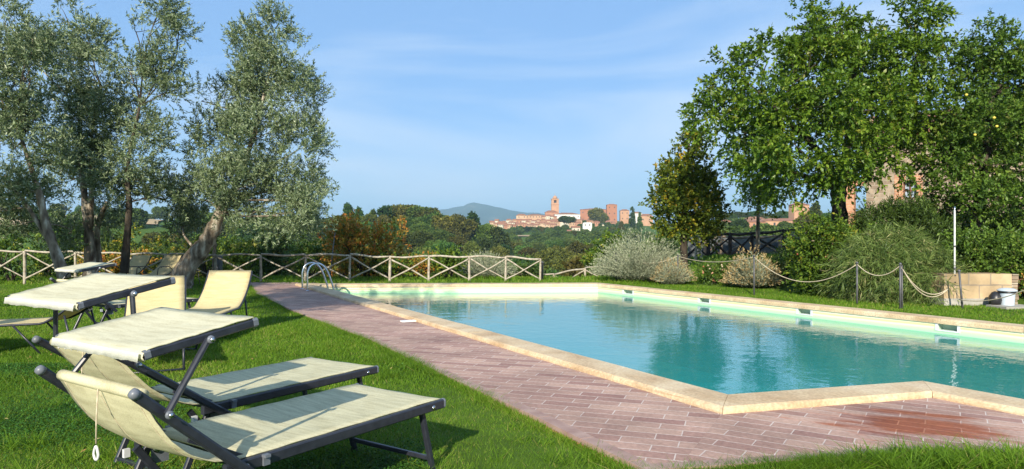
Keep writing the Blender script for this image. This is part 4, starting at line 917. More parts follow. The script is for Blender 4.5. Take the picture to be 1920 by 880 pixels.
# ------------------------------------------------------------ sun loungers
def curved_sheet(w_, path, nx=10, sag=.0, hem=None, thick=.004, seed=0):
    # sheet spanning -w/2..w/2 along a (y, z) path, sagging in the middle, with thickness
    mb = MB(); top = []; m = len(path)
    for j, (y, z) in enumerate(path):
        for i in range(nx+1):
            u = i/nx*2-1; v_ = j/(m-1); s = sag*(1-u*u)*math.sin(math.pi*min(1, max(0, v_)))
            top.append((u*w_/2, y, z-s+.0015*math.sin(j*2.1+i*1.3+seed)))
    fs = [(j*(nx+1)+i, j*(nx+1)+i+1, (j+1)*(nx+1)+i+1, (j+1)*(nx+1)+i) for j in range(m-1) for i in range(nx)]
    bot = [(x, y, z-thick) for x, y, z in top]; b = len(top)
    fb = [tuple(b+i for i in reversed(f)) for f in fs]
    rim_ = [(i, i+1) for i in range(nx)]+[((m-1)*(nx+1)+i+1, (m-1)*(nx+1)+i) for i in range(nx)]+[((j+1)*(nx+1), j*(nx+1)) for j in range(m-1)]+[(j*(nx+1)+nx, (j+1)*(nx+1)+nx) for j in range(m-1)]
    mb.add(top+bot, fs+fb+[(q, p, b+p, b+q) for p, q in rim_], True); return mb
def canopy_lounger(name, label, group, arm='lean', arms_upright=False, cy=(1.47, .818, 1.081, .886), Ls=1.132, Lb=.50, ab=.727, w_=.632, zs=.366, cord=True, hw=.318, armt=.39):
    # local frame: y runs from the foot (0) to the head, z from the ground
    o = empty(name, (0, 0, 0), 0, label, 'sun lounger', group); hx = w_/2
    co, si = math.cos(ab), math.sin(ab)
    Z = lambda z_: z_
    def bk(t_, dn=0): return (Ls+t_*co+dn*si, zs+t_*si-dn*co)
    for sx in (-1, 1):
        MB().bar((sx*(hx+.0), -.02, zs-.024), (sx*(hx+.0), Ls+.06, zs-.024), .028, .046, bev=.2).build('side_rail', M_frame, o)
        e = MB(); e.bar((sx*hx, -.033, zs-.024), (sx*hx, -.0205, zs-.024), .031, .049, bev=.3); e.build('end_cap', M_cap, o)
        y0, z0 = bk(-.10, .02); y1, z1 = bk(Lb, .02)
        rl_ = MB().bar((sx*(hx+.032), y0, z0), (sx*(hx+.032), y1, z1), .026, .036, bev=.3).build('back_rail', M_frame, o)
        mb = MB(); d = Vector((0, co, si)); a = Vector((sx*(hx+.032), y1, z1)); mb.tube([a-d*.003, a+d*.010, a+d*.020, a+d*.025], [.0185, .019, .016, .006], 12); mb.build('end_cap', M_cap, rl_, world=False)
        for yy in (.30, 1.0):   # bolts along the side rail
            MB().lathe((sx*(hx+.015), yy*.2 if yy < .5 else Ls-.02, zs-.028), [(.012, -.003), (.012, .003)], 8, 'X').build('bolt', M_steel, o)
    # cross bars under the fabric
    for yy in (.02, Ls-.03): MB().bar((-hx, yy, zs-.03), (hx, yy, zs-.03), .03, .03).build('cross_bar', M_frame, o)
    path = [(-.025, zs-.02), (-.025, zs-.002)]+[(Ls*i/14, zs+.004) for i in range(15)]
    curved_sheet(w_-.012, path, 10, .012).build('seat_fabric', M_fab, o)
    # backrest fabric wraps the head bar and bellies out behind
    path = []
    for i in range(15):
        t_ = .02+(Lb-.06)*i/14; path.append(bk(t_, .010+.062*math.sin(math.pi*(i/14)**.85)))
    bf = curved_sheet(w_-.02, path, 10, .022).build('back_fabric', M_fab, o)
    y1, z1 = bk(Lb-.045, .0)
    mb = MB(); mb.tube([(-hx+.02+(w_-.04)*i/12, y1, z1) for i in range(13)], .021, 12); mb.build('head_roll', M_fab, o)
    mb = MB()
    for i in range(9):
        x_ = -hx+.06+(w_-.12)*i/8; mb.lathe((x_, y1-.008, z1-.024), [(.007, -.004), (.010, 0), (.006, .006)], 8)
    mb.build('lacing', M_clip, bpy.data.objects[bf.name], world=False)
    for xs_ in (-hx+.05, 0, hx-.05):
        sm_ = MB(); u_ = xs_*2/(w_-.02); sm_.tube([(xs_, y, z-.022*(1-u_*u_)*math.sin(math.pi*j/14)-.0050) for j, (y, z) in enumerate(path)], .0016, 5); sm_.build('seam', M_rope, bf, world=False)
    # canopy
    y0, z0, y2, z2 = cy
    cw = hw*2
    for sx in (-1, 1):
        r_ = MB().bar((sx*hw, y0+.012, z0-.016), (sx*hw, y2-.02, z2-.016), .020, .030, bev=.25).build('canopy_rail', M_frame, o)
        for (ya, za, yb, zb) in ((y0+.012, z0-.016, y0+.03, z0-.0195), (y2-.02, z2-.016, y2-.03, z2-.0145)):
            dd = Vector((0, ya-yb, za-zb)).normalized(); a = Vector((sx*hw, ya, za))
            MB().bar(a, a+dd*.020, .023, .033, bev=.3).build('cap', M_cap, r_, world=False)
        ly, lz = bk(armt, .02); uy = y0+(y2-y0)*.51; uz = z0+(z2-z0)*.51-.02
        ar = MB().bar((sx*(hx+.062), ly, lz), (sx*(hw+.026), uy, uz), .018, .024, up=(1, 0, 0), bev=.3).build('canopy_arm', M_frame, o)
        for (x_, y_, z_) in ((sx*(hx+.078), ly, lz), (sx*(hw+.042), uy, uz)):
            mb = MB(); mb.lathe((x_, y_, z_), [(.004, -.007), (.013, -.007), (.0145, .002), (.011, .005), (.002, .006)], 14, 'X'); mb.build('pivot_knob', M_cap, ar, world=False)
            MB().lathe((x_+sx*.010, y_, z_), [(.008, -.004), (.008, .005)], 8, 'X').build('bolt', M_steel, ar, world=False)
    path = [(y0+.010, z0-.034), (y0+.018, z0-.02), (y0+.014, z0-.004)]+[(y0+(y2-y0)*i/12, z0+(z2-z0)*i/12+.006) for i in range(13)]+[(y2-.012, z2-.02)]
    mb = curved_sheet(cw+.012, path, 12, .014); mb.build('canopy_fabric', M_fabcan, o)
    vs = []; nn = 30
    for i in range(nn+1):
        x_ = -cw/2+cw*i/nn; wv = .0035*math.sin(i*1.7)
        vs += [(x_, y0+.027, z0-.006), (x_, y0+.031+wv*.4, z0-.036+.002*math.sin(i*.7)+.0012*math.sin(i*2.3)), (x_, y0+.028+wv*.4, z0-.036+.002*math.sin(i*.7)+.0012*math.sin(i*2.3))]
    mb = MB(); mb.add(vs, [(i*3+j, (i+1)*3+j, (i+1)*3+j+1, i*3+j+1) for i in range(nn) for j in range(2)], True); mb.build('canopy_hem', M_hem, o)
    # legs: foot U-frame, head X-frame
    for sx in (-1, 1):
        MB().bar((sx*(hx-.03), .10, zs-.05), (sx*(hx-.03), .02, .012), .028, .028).build('leg', M_frame, o)
        MB().bar((sx*(hx-.03), .02, .0), (sx*(hx-.03), .02, .014), .032, .034).build('foot_pad', M_black, o)
        MB().bar((sx*(hx-.02), Ls+.02, zs-.05), (sx*(hx-.02), Ls+.16, .012), .022, .03).build('leg', M_frame, o)
        MB().bar((sx*(hx-.06), Ls+.09, zs-.03), (sx*(hx-.06), Ls-.14, .012), .022, .03).build('leg', M_frame, o)
        mb = MB(); mb.box((sx*(hx-.005), Ls+.10, zs-.06), (.016, .024, .034)); mb.build('bracket', M_clip, o)
        mb = MB(); mb.box((sx*(hx+.02), Ls-.10, zs-.025), (.010, .028, .034)); mb.box((sx*(hx+.027), Ls-.095, zs-.004), (.024, .024, .010)); mb.build('latch', M_cap, o)
        MB().box((sx*(hx-.04), Ls-.02, zs-.085), (.012, .07, .075)).build('hinge_plate', M_cap, o)
        MB().lathe((sx*(hx-.05), Ls+.0, zs-.06), [(.016, -.006), (.016, .006)], 12, 'X').build('bolt', M_steel, o)
        # ratchet strut of the backrest
        ya, za = bk(.20, .03); MB().bar((sx*(hx-.045), ya, za), (sx*(hx-.045), Ls-.12, zs-.05), .012, .02).build('back_strut', M_frame, o)
    MB().bar((-hx+.03, .035, .07), (hx-.03, .035, .07), .022, .022).build('leg_brace', M_frame, o)
    MB().bar((-hx+.02, Ls+.155, .03), (hx-.02, Ls+.155, .03), .022, .022).build('leg_brace', M_frame, o)
    MB().bar((-hx+.06, Ls-.10, .09), (hx-.06, Ls-.10, .09), .022, .022).build('leg_brace', M_frame, o)
    if cord:
        x_ = -.03
        cd = MB(); cd.tube([(x_, y1+.02, z1-.01), (x_+.002, y1+.024, z1-.12), (x_+.004, y1+.024, z1-.20)], .0028, 6)
        c_o = cd.build('cord', M_rope, o)
        ring = MB(); R_ = []
        for k in range(17):
            a = -math.pi/2+2*math.pi*k/16; rx_ = .016; R_.append((x_+.004+rx_*math.cos(a)*(1-.35*max(0, math.sin(a))), y1+.024, z1-.236+.020*math.sin(a)*(1.35 if math.sin(a) > 0 else 1)))
        ring.tube(R_, .0045, 8); ring.build('pull_ring', M_clip, c_o, world=False)
    return o
def put(o, x, y, th, z=-.03):
    o.location = (x, y, z); o.rotation_euler = (0, 0, th)
def fix_local(o):     # parts were modelled in the thing's own frame
    for c in o.children: c.matrix_parent_inverse = Matrix.Identity(4)
GL = 'cream and charcoal sun loungers with tilting sun canopies'
l1 = canopy_lounger('canopy_lounger', 'nearest cream mesh sun lounger with raised canopy and dangling pull cord ring', GL, armt=.39)
l2 = canopy_lounger('canopy_lounger', 'second cream mesh sun lounger with canopy, directly behind the nearest one', GL, cy=(1.753, .919, 1.365, 1.005), Lb=.60, ab=.608, w_=.612, armt=.49, cord=True)
def copy_tree(o, parent=None):
    c = o.copy(); COL.objects.link(c)
    if parent: c.parent = parent
    for ch in o.children: copy_tree(ch, c)
    return c
l9 = copy_tree(l1); l9['label'] = 'farthest of the three canopy sun loungers, close to the olive trunks'
put(l1, -.632, 3.578, R(145.8)); put(l2, -1.151, 4.447, R(148.2)); 
xx = P(105, 524, 8.4); put(l9, -.632-1.73*0+(xx[0]+1.73), 3.578+(8.4-2.53), R(145.8))

def sling_lounger(name, label, group, arms=True, w_=.56, Ls=1.35, Lb=.68, ab=R(38), zs=.33):
    o = empty(name, (0, 0, 0), 0, label, 'sun lounger', group); hx = w_/2
    def bk(t_): 
        a = ab*(.55+.55*t_/Lb); return (Ls+t_*math.cos(a), zs+t_*math.sin(a)*1.02)
    pth = [(Ls*i/10, zs+.01*math.cos(i*.6)) for i in range(11)]+[bk(Lb*i/12) for i in range(1, 13)]
    for sx in (-1, 1):
        MB().tube([(sx*hx, -.02, zs-.02)]+[(sx*hx, y, z-.016) for y, z in pth], .0125, 8).build('side_rail', M_frame, o)
        y1, z1 = pth[-1]
        MB().tube([(sx*hx, .28, zs-.02), (sx*(hx+.005), .12, .012)], .011, 8).build('leg', M_frame, o)
        MB().tube([(sx*hx, Ls-.25, zs-.02), (sx*(hx+.005), Ls+.02, .012)], .011, 8).build('leg', M_frame, o)
        MB().tube([(sx*hx, Ls+.25, zs+.08), (sx*(hx+.005), Ls+.34, .012)], .011, 8).build('leg', M_frame, o)
        if arms: MB().tube([(sx*(hx+.03), Ls-.32, zs), (sx*(hx+.04), Ls-.30, zs+.16), (sx*(hx+.04), Ls-.22, zs+.20), (sx*(hx+.04), Ls+.04, zs+.20), (sx*(hx+.03), Ls+.14, zs+.12)], .010, 8).build('armrest', M_frame, o)
    for yy, zz in ((.12, .02), (Ls+.34, .02)): MB().tube([(-hx, yy, zz), (hx, yy, zz)], .010, 8).build('cross_bar', M_frame, o)
    curved_sheet(w_-.01, pth, 8, .02).build('sling', M_fabyel, o)
    return o
def head_dir(dx, dy): return math.atan2(-dx, dy)
GS = 'low sand coloured sling loungers'
s5 = sling_lounger('sling_lounger', 'sand coloured sling lounger with its back to the brick deck, beside the leaning olive shade', GS, arms=False, Lb=.66)
s6 = sling_lounger('sling_lounger', 'small sand sling chair behind the farthest canopy, touching the dark olive trunk', GS)
put(s5, -3.64, 6.95, head_dir(-.04, 1))
def dup(lab, x, y, th, sc=1, src=None):
    c = copy_tree(src or s5); c['label'] = lab; put(c, x, y, th); c.scale = (sc,)*3; return c
dup('sand sling lounger half hidden between the two nearest canopies', -3.15, 5.75, head_dir(-.43, .9))
dup('sand sling lounger seen from the side at the left picture edge', -6.2, 6.95, head_dir(1, .12), .98)
q = P(208, 512, 16.0); put(s6, q[0]-.2, 15.1, head_dir(.25, 1))
q = P(268, 512, 16.0); dup('small sand sling chair standing alone before the fence, second from the leaning olive trunk', q[0]-.25, 15.1, head_dir(.3, 1), 1.0, s6)
q = P(322, 515, 16.6); dup('small sand sling chair half hidden by the leaning olive trunk', q[0]-.3, 15.6, head_dir(.3, 1), 1.0, s6)

# ------------------------------------------------------------ stone house on the right
# local frame: x along the front wall, y into the house; the corner seen at the left is the origin
hc = P(1624, 0, 28.0); AH = R(-37); cH, sH = math.cos(AH), math.sin(AH)
def sx_at(px):      # distance along the front wall seen in column px
    u = (px-960)/F; return (u*hc[1]-hc[0])/(cH-u*sH)
def hz_at(py, x_):  # height seen in row py at front distance x_
    return H-(py-HY)*(hc[1]+sH*x_)/F
ho = empty('stone_house', (hc[0], hc[1], 0), AH, 'rubble stone farmhouse with brick framed window behind the trees on the right', 'house')
def B2(mb, x0_, x1_, y0_, y1_, z0_, z1_): return mb.hexa([(x0_, y0_, z0_), (x1_, y0_, z0_), (x1_, y1_, z0_), (x0_, y1_, z0_), (x0_, y0_, z1_), (x1_, y0_, z1_), (x1_, y1_, z1_), (x0_, y1_, z1_)])
wx0, wx1 = sx_at(1693), sx_at(1719); wz0, wz1 = hz_at(373, wx0), hz_at(341, wx0); ze = hz_at(250, 1.5); HL = 10.0
mb = MB()
for q in ((0, wx0, 0, .5, -.3, ze), (wx1, HL, 0, .5, -.3, ze), (wx0, wx1, 0, .5, -.3, wz0), (wx0, wx1, 0, .5, wz1, ze), (0, .5, .5, 7, -.3, ze), (HL-.5, HL, .5, 7, -.3, ze), (0, HL, 7, 7.5, -.3, ze)): B2(mb, *q)
mb.build('wall', M_rubble, ho, False)
bk_ = MB()
for q in ((wx0-.30, wx0+.002, -.012, .3, wz0-.05, wz1+.3), (wx1-.002, wx1+.2, -.012, .3, wz0-.05, wz1+.3), (wx0+.002, wx1-.002, -.012, .3, wz1-.002, wz1+.3)): B2(bk_, *q)
bk_.build('window_surround', M_brick, ho, False)
M_wframe = noisy('window_wood', [(.3, (.10, .04, .02)), (.7, (.18, .08, .04))], 10, .5, 4, bs=.2)
mb = MB()
for x_ in (wx0+.03, (wx0+wx1)/2, wx1-.03): mb.box((x_, .2, (wz0+wz1)/2), (.05, .05, wz1-wz0))
for z_ in (wz0+.03, (wz0+wz1)/2, wz1-.03): mb.box(((wx0+wx1)/2, .205, z_), (wx1-wx0, .044, .05))
wn_ = mb.build('window', M_wframe, ho, False)
m, t, b = newmat('window_glass'); b.inputs['Base Color'].default_value = (.35, .42, .5, 1); b.inputs['Roughness'].default_value = .08; b.inputs['Specular IOR Level'].default_value = .8
MB().box(((wx0+wx1)/2, .24, (wz0+wz1)/2), (wx1-wx0-.01, .01, wz1-wz0-.01)).build('pane', m, wn_, False)
mb = MB(); vs = []
for i in range(61):
    x_ = -.5+(HL+1)*i/60; z_ = .05*(i % 2); vs += [(x_, -.55, ze-.02+z_), (x_, 3.75, ze+1.4+z_), (x_, 8.0, ze-.02+z_), (x_, 8.0, ze-.12), (x_, -.55, ze-.12)]
mb.add(vs, [(i*5+j, (i+1)*5+j, (i+1)*5+(j+1) % 5, i*5+(j+1) % 5) for i in range(60) for j in range(5)]); mb.build('roof', M_roof, ho, False)
# brick pillar and lintel of the open loggia at the left end
p0, p1 = sx_at(1580), sx_at(1601); ztp = hz_at(350, p0)
B2(MB(), p0, p1, 0, .45, -.2, ztp).build('pillar', M_brick, ho, False)
B2(MB(), p0-.15, -.003, -.02, .47, ztp+.002, ztp+.35).build('lintel', M_brick, ho, False)
mb = MB(); zz = hz_at(407, -.4)
mb.bar((p1, .2, zz), (0, .2, zz), .06, .06); mb.bar((p1, .2, zz-.4), (0, .2, zz-.4), .06, .06); mb.build('railing', M_raildark, ho, False)

# ------------------------------------------------------------ woodland across the valley
def proto(seed, kind):
    V = []; Fq = []; T = []; b = 0; rs = np.random.default_rng(seed); ls = []
    if kind == 'round':
        for i in range(13):
            u = unit(rs.normal(size=3)); ls.append((u[0]*2.3, u[1]*2.3, 4.3+u[2]*2.0, 1.5, 1.5, 1.25))
        ls.append((0, 0, 4.3, 2.6, 2.6, 2.4))
    elif kind == 'tall':
        for i in range(12):
            z_ = 2+i*.55; r = 1.9*(1-(i/13)**1.6); a = rs.uniform(0, 6.28); ls.append((math.cos(a)*r*.5, math.sin(a)*r*.5, z_, r*.75+.3, r*.75+.3, 1.0))
    elif kind == 'umbrella':
        for i in range(11):
            a = rs.uniform(0, 6.28); r = rs.uniform(.5, 3.0); ls.append((math.cos(a)*r, math.sin(a)*r, 6.3-r*.12+rs.uniform(-.3, .5), 1.4, 1.4, 1.0))
    elif kind == 'cypress':
        for i in range(12): ls.append((rs.uniform(-.1, .1), rs.uniform(-.1, .1), .8+i*.65, .85*(1-(i/13)**2)+.12, .85*(1-(i/13)**2)+.12, .7))
    v, f, t_ = twigcloud(ls, dens=34 if kind == 'round' else 46, per=7, tl=.45, Ll=.38, Lw=.27, up=.4, outw=.8, droop=.05, gap=-1.1, gs=1.3, tvar=.26, sway=.7, shell=.55, seed=seed)
    mi = np.zeros(len(f), int)
    # inner mass so that crowns are not see-through
    tb = MB(); tb.tube([(0, 0, -1.2), (.1, 0, 2.2), (0, .1, 6 if kind == 'umbrella' else 4.2)], [.22, .16, .10], 6)
    q = np.array(tb.v); ff = np.array([x for x in tb.f if len(x) == 4])
    V = np.concatenate([v, q]); Fq = np.concatenate([f, ff+len(v)]); mi = np.concatenate([mi, np.ones(len(ff), int)]); T = np.concatenate([t_, np.full(len(q), .2)])
    me = npmesh(kind+'_tree', V, Fq, False, T, mi); me.materials.append(M_wood1); me.materials.append(M_barkd)
    return me
protos = [proto(20+i, 'round') for i in range(4)]+[proto(30, 'tall')]
p_umb = proto(31, 'umbrella'); p_cyp = proto(32, 'cypress')
def plant(me, name, x, y, s, label, cat, group=None, zoff=0, sz=1):
    o = bpy.data.objects.new(name, me); COL.objects.link(o)
    o.location = (x, y, float(hgt(x, y))+zoff); o.scale = (s, s, s*sz); o.rotation_euler = (0, 0, random.uniform(0, 6.28))
    return tag(o, label, cat, group)
WL = 'green broadleaf tree crowding in the dense wood across the valley'
cnt = 0
def t_ok(t_, Y):
    if t_ < -.70: return False
    if Y > 350 and t_ < -.1: return False
    if t_ > .17: return False
    if 240 < Y < 420 and t_ < -.3: return False
    return True
for Y in (46, 54, 64, 76, 90, 108, 130, 156, 188, 222, 262, 310, 380, 450):
    sp = 5.2+Y*.012; n_ = int(1.3*Y/sp)
    if Y < 70: t0, t1 = -.62, .17
    else: t0, t1 = -.62, .17
    if Y > 90: t0 = -.5
    if Y > 240: t0 = -.29
    if Y > 300: t0 = -.02
    xs = np.arange(t0*Y, t1*Y, sp)
    for x in xs:
        x2 = x+random.uniform(-.35, .35)*sp; y2 = Y*random.uniform(.95, 1.05)
        if Y >= 440 and .0 < x2/y2 < .06: continue
        if cnt >= 285: break
        pxx = 960+x2/y2*F; g_ = float(hgt(x2, y2))
        if pxx < 920: row = np.interp(y2, [46, 64, 100, 150, 200], [484, 468, 444, 424, 404])
        else: row = np.interp(y2, [46, 64, 100, 150, 250, 450], [500, 486, 472, 462, 450, 442])
        if 810 < pxx < 930: row = max(row, np.interp(pxx, [810, 850, 880, 930], [402, 408, 415, 430])+3)
        row += random.uniform(-2, 9)
        mxs = (H-(row-HY)*y2/F-g_)/7.0
        if mxs < .4: continue
        plant(random.choice(protos[:4]), 'broadleaf_tree', x2, y2, min(mxs, random.uniform(.8, 1.2)), WL, 'tree', 'trees of the wood across the valley'); cnt += 1
print('woodland trees', cnt)
# distant wood on the town hill as a mass, and skyline trees one by one
def place(me, name, px, ytop, Y, hm, label, group=None, sz=1):
    # hm: model height; scale so that its top reaches row ytop
    x, y, zt = P(px, ytop, Y); g = float(hgt(x, y)); s = max(.35, (zt-g)/hm); s = min(s, 3.0)
    o = bpy.data.objects.new(name, me); COL.objects.link(o); o.location = (x, y, zt-s*hm); o.scale = (s, s, s); o.rotation_euler = (0, 0, random.uniform(0, 6)); return tag(o, label, 'tree', group)
for px, yt in ((652, 385), (672, 392), (700, 396)): place(protos[4], 'conifer', px, yt, 260, 8.6, 'conifer on the left skyline beside the olive crown', 'conifers on the left skyline')
place(p_cyp, 'cypress', 717, 395, 262, 9, 'small pointed cypress on the skyline left of the round pines')
for px, yt in ((735, 393), (758, 392), (778, 393), (798, 398)): place(p_umb, 'umbrella_pine', px, yt, 262, 7, 'round topped pine on the skyline left of the mountain', 'round pines on the left skyline')
for px, yt in ((722, 404), (738, 408), (756, 405), (772, 409), (790, 406), (806, 408), (640, 402), (690, 400), (815, 399), (832, 401), (850, 403), (868, 407), (886, 413), (905, 421), (925, 427), (620, 405)): place(random.choice(protos), 'broadleaf_tree', px, yt, 250, 7.6, WL, 'trees of the wood across the valley')
for px in range(962, 1046, 9): place(protos[random.randint(0, 3)], 'broadleaf_tree', px, 425+random.uniform(-2, 2), 590, 7.6, 'dark round tree in the row below the hill town', 'row of trees below the hill town')
place(p_umb, 'umbrella_pine', 1062, 409, 560, 7, 'broad umbrella pine in front of the hill town')
for px, yt in ((1030, 428), (1050, 424), (1075, 432), (1020, 436), (1112, 430), (1130, 434), (1150, 426), (1165, 420), (1095, 432)): place(random.choice(protos), 'broadleaf_tree', px, yt, 470, 7.6, 'tree scattered on the slope below the hill town', 'trees on the slope below the hill town')
for px, yt, n_ in ((1118, 390, 'dark tree in front of the long brick fortress'), (1130, 400, 'smaller tree between the fortress trees and its tower')): place(protos[2], 'broadleaf_tree', px, yt, 660, 7.6, n_)
place(p_cyp, 'cypress', 1185, 388, 520, 9, 'dark cypress right of the fortress tower')
place(p_cyp, 'cypress', 1200, 398, 500, 9, 'shorter cypress beside the maple, right of the taller one')
for px in range(1345, 1500, 14): place(p_umb if px % 3 else protos[1], 'pine_tree', px, 401+random.uniform(-2, 3), 420, 7, 'pine in the green skyline above the terracotta roofs on the right', 'pines above the right roofs')
for px, yt in ((1384, 410), (1475, 414), (1530, 392), (1548, 396), (1512, 400), (1610, 395), (1596, 400)): place(random.choice(protos), 'broadleaf_tree', px, yt, 230, 7.6, 'green tree among the roofs on the right', 'trees among the right roofs')
for px, yt in ((205, 392), (262, 398), (300, 385), (345, 380), (150, 385), (110, 380), (60, 385), (20, 390), (385, 392), (180, 385), (420, 395)): place(random.choice(protos), 'broadleaf_tree', px, yt, 420, 7.6, 'tree on the ridge above the pale field on the left', 'trees on the left ridge')
# pale stubble field on the left hill and a small one below the town
M_field = noisy('stubble', [(.3, (.36, .25, .12)), (.7, (.48, .35, .18))], .08, .95, 5, bs=.1)
def field(name, corners, lift):
    V = []; nn = 16
    a, b_, c_, d_ = [np.array(q) for q in corners]
    for j in range(nn+1):
        for i in range(nn+1):
            p = (a*(1-i/nn)+b_*i/nn)*(1-j/nn)+(d_*(1-i/nn)+c_*i/nn)*j/nn; V.append((p[0], p[1], float(hgt(p[0], p[1]))+lift))
    Fq = [(j*(nn+1)+i, j*(nn+1)+i+1, (j+1)*(nn+1)+i+1, (j+1)*(nn+1)+i) for j in range(nn) for i in range(nn)]
    tag(link(name, npmesh(name, V, Fq, True), M_field), kind='structure')
field('stubble_field', [(-330, 235), (-125, 235), (-205, 400), (-420, 400)], .35)
field('stubble_plot', [(4, 478), (22, 478), (24, 540), (4, 540)], .4)


# far slopes: woodland that reads as one mass
tv, tf, tt_ = twigcloud([(0, 0, 4.2, 2.9, 2.9, 2.7), (1.3, .4, 5.2, 1.6, 1.6, 1.4), (-1.2, -.5, 4.8, 1.7, 1.7, 1.5)], dens=11, per=5, tl=.5, Ll=.75, Lw=.6, up=.4, outw=.8, gap=-1.5, gs=1, sway=.8, shell=.6, seed=77)
FV = []; FF = []; FT_ = []; b_0 = 0; rf = np.random.default_rng(3)
def infield(x, y): return inside([(-330, 225), (-115, 225), (-195, 410), (-430, 410)], np.array([x]), np.array([y]))[0] or inside([(2, 455), (24, 455), (26, 545), (2, 545)], np.array([x]), np.array([y]))[0]
for (Ya, Yb_, ta, tb_, n_) in ((300, 560, -.06, .19, 300), (560, 665, -.03, .19, 90), (215, 430, -.72, -.26, 330), (150, 420, .20, .50, 220)):
    for _ in range(n_):
        y = rf.uniform(Ya, Yb_); x = y*rf.uniform(ta, tb_)
        if infield(x, y): continue
        if ta > .19 and 250 < y < 300: continue
        sc = rf.uniform(.6, 1.15)*(1.0 if y < 400 else .9); a = rf.uniform(0, 6.28); ca, sa = math.cos(a), math.sin(a)
        v = tv@np.array([[ca, sa, 0], [-sa, ca, 0], [0, 0, 1]])*sc*np.array([1, 1, .9])
        v = v+np.array([x, y, float(hgt(x, y))-1.0]); FV.append(v); FF.append(tf+b_0); FT_.append(np.clip(tt_+rf.normal(0, .22), 0, 1)); b_0 += len(v)
tag(link('distant_wood', npmesh('distant_wood', np.concatenate(FV), np.concatenate(FF), False, np.concatenate(FT_)), M_wood1), 'far woodland covering the slopes of the hills', 'woodland', kind='stuff')

# ------------------------------------------------------------ hill town
def house(px0, px1, eave, bot, Y, roof_px=4, wall=0, depth=None, windows=(0, 0), hip=True, name='town_house', label='', group=None, cat='house', rot=0, roofm=None):
    k = Y/F; x0, x1 = (px0-960)*k, (px1-960)*k; ze_ = H-(eave-HY)*k; zb_ = H-(bot-HY)*k; W_ = (x1-x0)/2; cx = (x0+x1)/2; D = (depth or W_*1.2)/1.0; rh = roof_px*k
    o = empty(name, (cx, Y, zb_), 0, label, cat, group); wm = M_white_t if wall == 'w' else M_town[wall % len(M_town)]
    c_, s_ = math.cos(rot), math.sin(rot)
    def T(x, y, z): return (cx+c_*x-s_*y, Y+s_*x+c_*y, z)
    MB().hexa([T(-W_, 0, zb_-4), T(W_, 0, zb_-4), T(W_, D, zb_-4), T(-W_, D, zb_-4), T(-W_, 0, ze_), T(W_, 0, ze_), T(W_, D, ze_), T(-W_, D, ze_)]).build('wall', wm, o)
    e = .35; ins = min(W_*.8, D/2) if hip else 0
    v = [T(-W_-e, -e, ze_-.1), T(W_+e, -e, ze_-.1), T(W_+e, D+e, ze_-.1), T(-W_-e, D+e, ze_-.1), T(-W_-e+ins, D/2, ze_+rh), T(W_+e-ins, D/2, ze_+rh)]
    MB().add(v, [(0, 1, 5, 4), (2, 3, 4, 5), (1, 2, 5), (3, 0, 4), (3, 2, 1, 0)]).build('roof', roofm or M_roof, o)
    nx, ny = windows
    for i in range(nx):
        for j in range(ny):
            x_ = -W_+(i+.5)*2*W_/nx; z_ = zb_+(ze_-zb_)*(j+.55)/ny; ww = min(.9, W_*.5/nx); hh_ = min(1.3, (ze_-zb_)/ny*.42)
            a = T(x_-ww/2, -.05, z_-hh_/2); b2 = T(x_+ww/2, -.05, z_-hh_/2); c2 = T(x_+ww/2, .02, z_-hh_/2); d2 = T(x_-ww/2, .02, z_-hh_/2)
            MB().hexa([a, b2, c2, d2]+[(q[0], q[1], z_+hh_/2) for q in (a, b2, c2, d2)]).build('window', M_glass, o)
    return o
YT = 700
# bell tower
k = YT/F
def tower(px0, px1, top, bot, Y, wall, label, name, tiers):
    kk = Y/F; cx = ((px0+px1)/2-960)*kk; W_ = (px1-px0)*kk/2; zb_ = H-(bot-HY)*kk; zt_ = H-(top-HY)*kk
    o = empty(name, (cx, Y, zb_), 0, label, 'tower'); mb = MB(); m = M_town[wall]
    D = W_*2; hh_ = zt_-zb_
    shaft = hh_*.62
    mb.box((cx, Y+W_, zb_+shaft/2-2), (2*W_, D, shaft+4)); mb.box((cx, Y+W_, zb_+shaft+.2), (2*W_+.7, D+.7, .5)); mb.build('shaft', m, o)
    b2 = MB(); z0 = zb_+shaft+.45; bh = hh_*.38
    for sx in (-1, 1):
        for sy in (0, 1): b2.box((cx+sx*W_*.66, Y+W_+(sy*2-1)*W_*.66, z0+bh/2), (W_*.62, W_*.62, bh))
    b2.box((cx, Y+W_, z0+bh*.88), (2*W_-.1, D-.1, bh*.24)); b2.box((cx, Y+W_, z0+bh+.15), (2*W_+.6, D+.6, .4)); b2.box((cx, Y+W_, z0+bh*.12), (2*W_-.2, D-.2, bh*.24))
    b2.build('belfry', m, o)
    MB().box((cx, Y+W_, z0+bh*.5), (W_*.7, W_*.7, bh*.8)).build('bell', M_glass, o)  # dark block filling the gaps between the belfry piers
    z1 = z0+bh+.35
    MB().lathe((cx, Y+W_, z1), [(W_*.62, 0), (W_*.62, 1.6), (W_*.5, 2.3), (W_*.12, 3.4), (.12, 3.5), (.05, 6.5)], 8).build('spire', m, o)
tower(1034, 1048, 374, 400, YT, 0, 'tall slender brick bell tower rising over the hill town', 'bell_tower', 3)
house(1022, 1046, 398, 404, YT-6, 3.5, 2, label='brick church nave at the foot of the bell tower', name='church', windows=(0, 0), cat='church')
house(1040, 1088, 402, 412, YT-22, 3.5, 'w', depth=16, windows=(6, 1), label='long white convent building with a low roof right of the bell tower')
house(1088, 1139, 393, 418, YT-16, 3, 5, depth=22, windows=(5, 2), label='long red brick fortress beside its square tower', name='fortress', cat='fortress', rot=R(-6))
house(1138, 1157, 384, 418, YT-26, 1.6, 5, windows=(2, 3), label='square red brick fortress tower', name='fortress_tower', cat='tower', roofm=M_town[5])
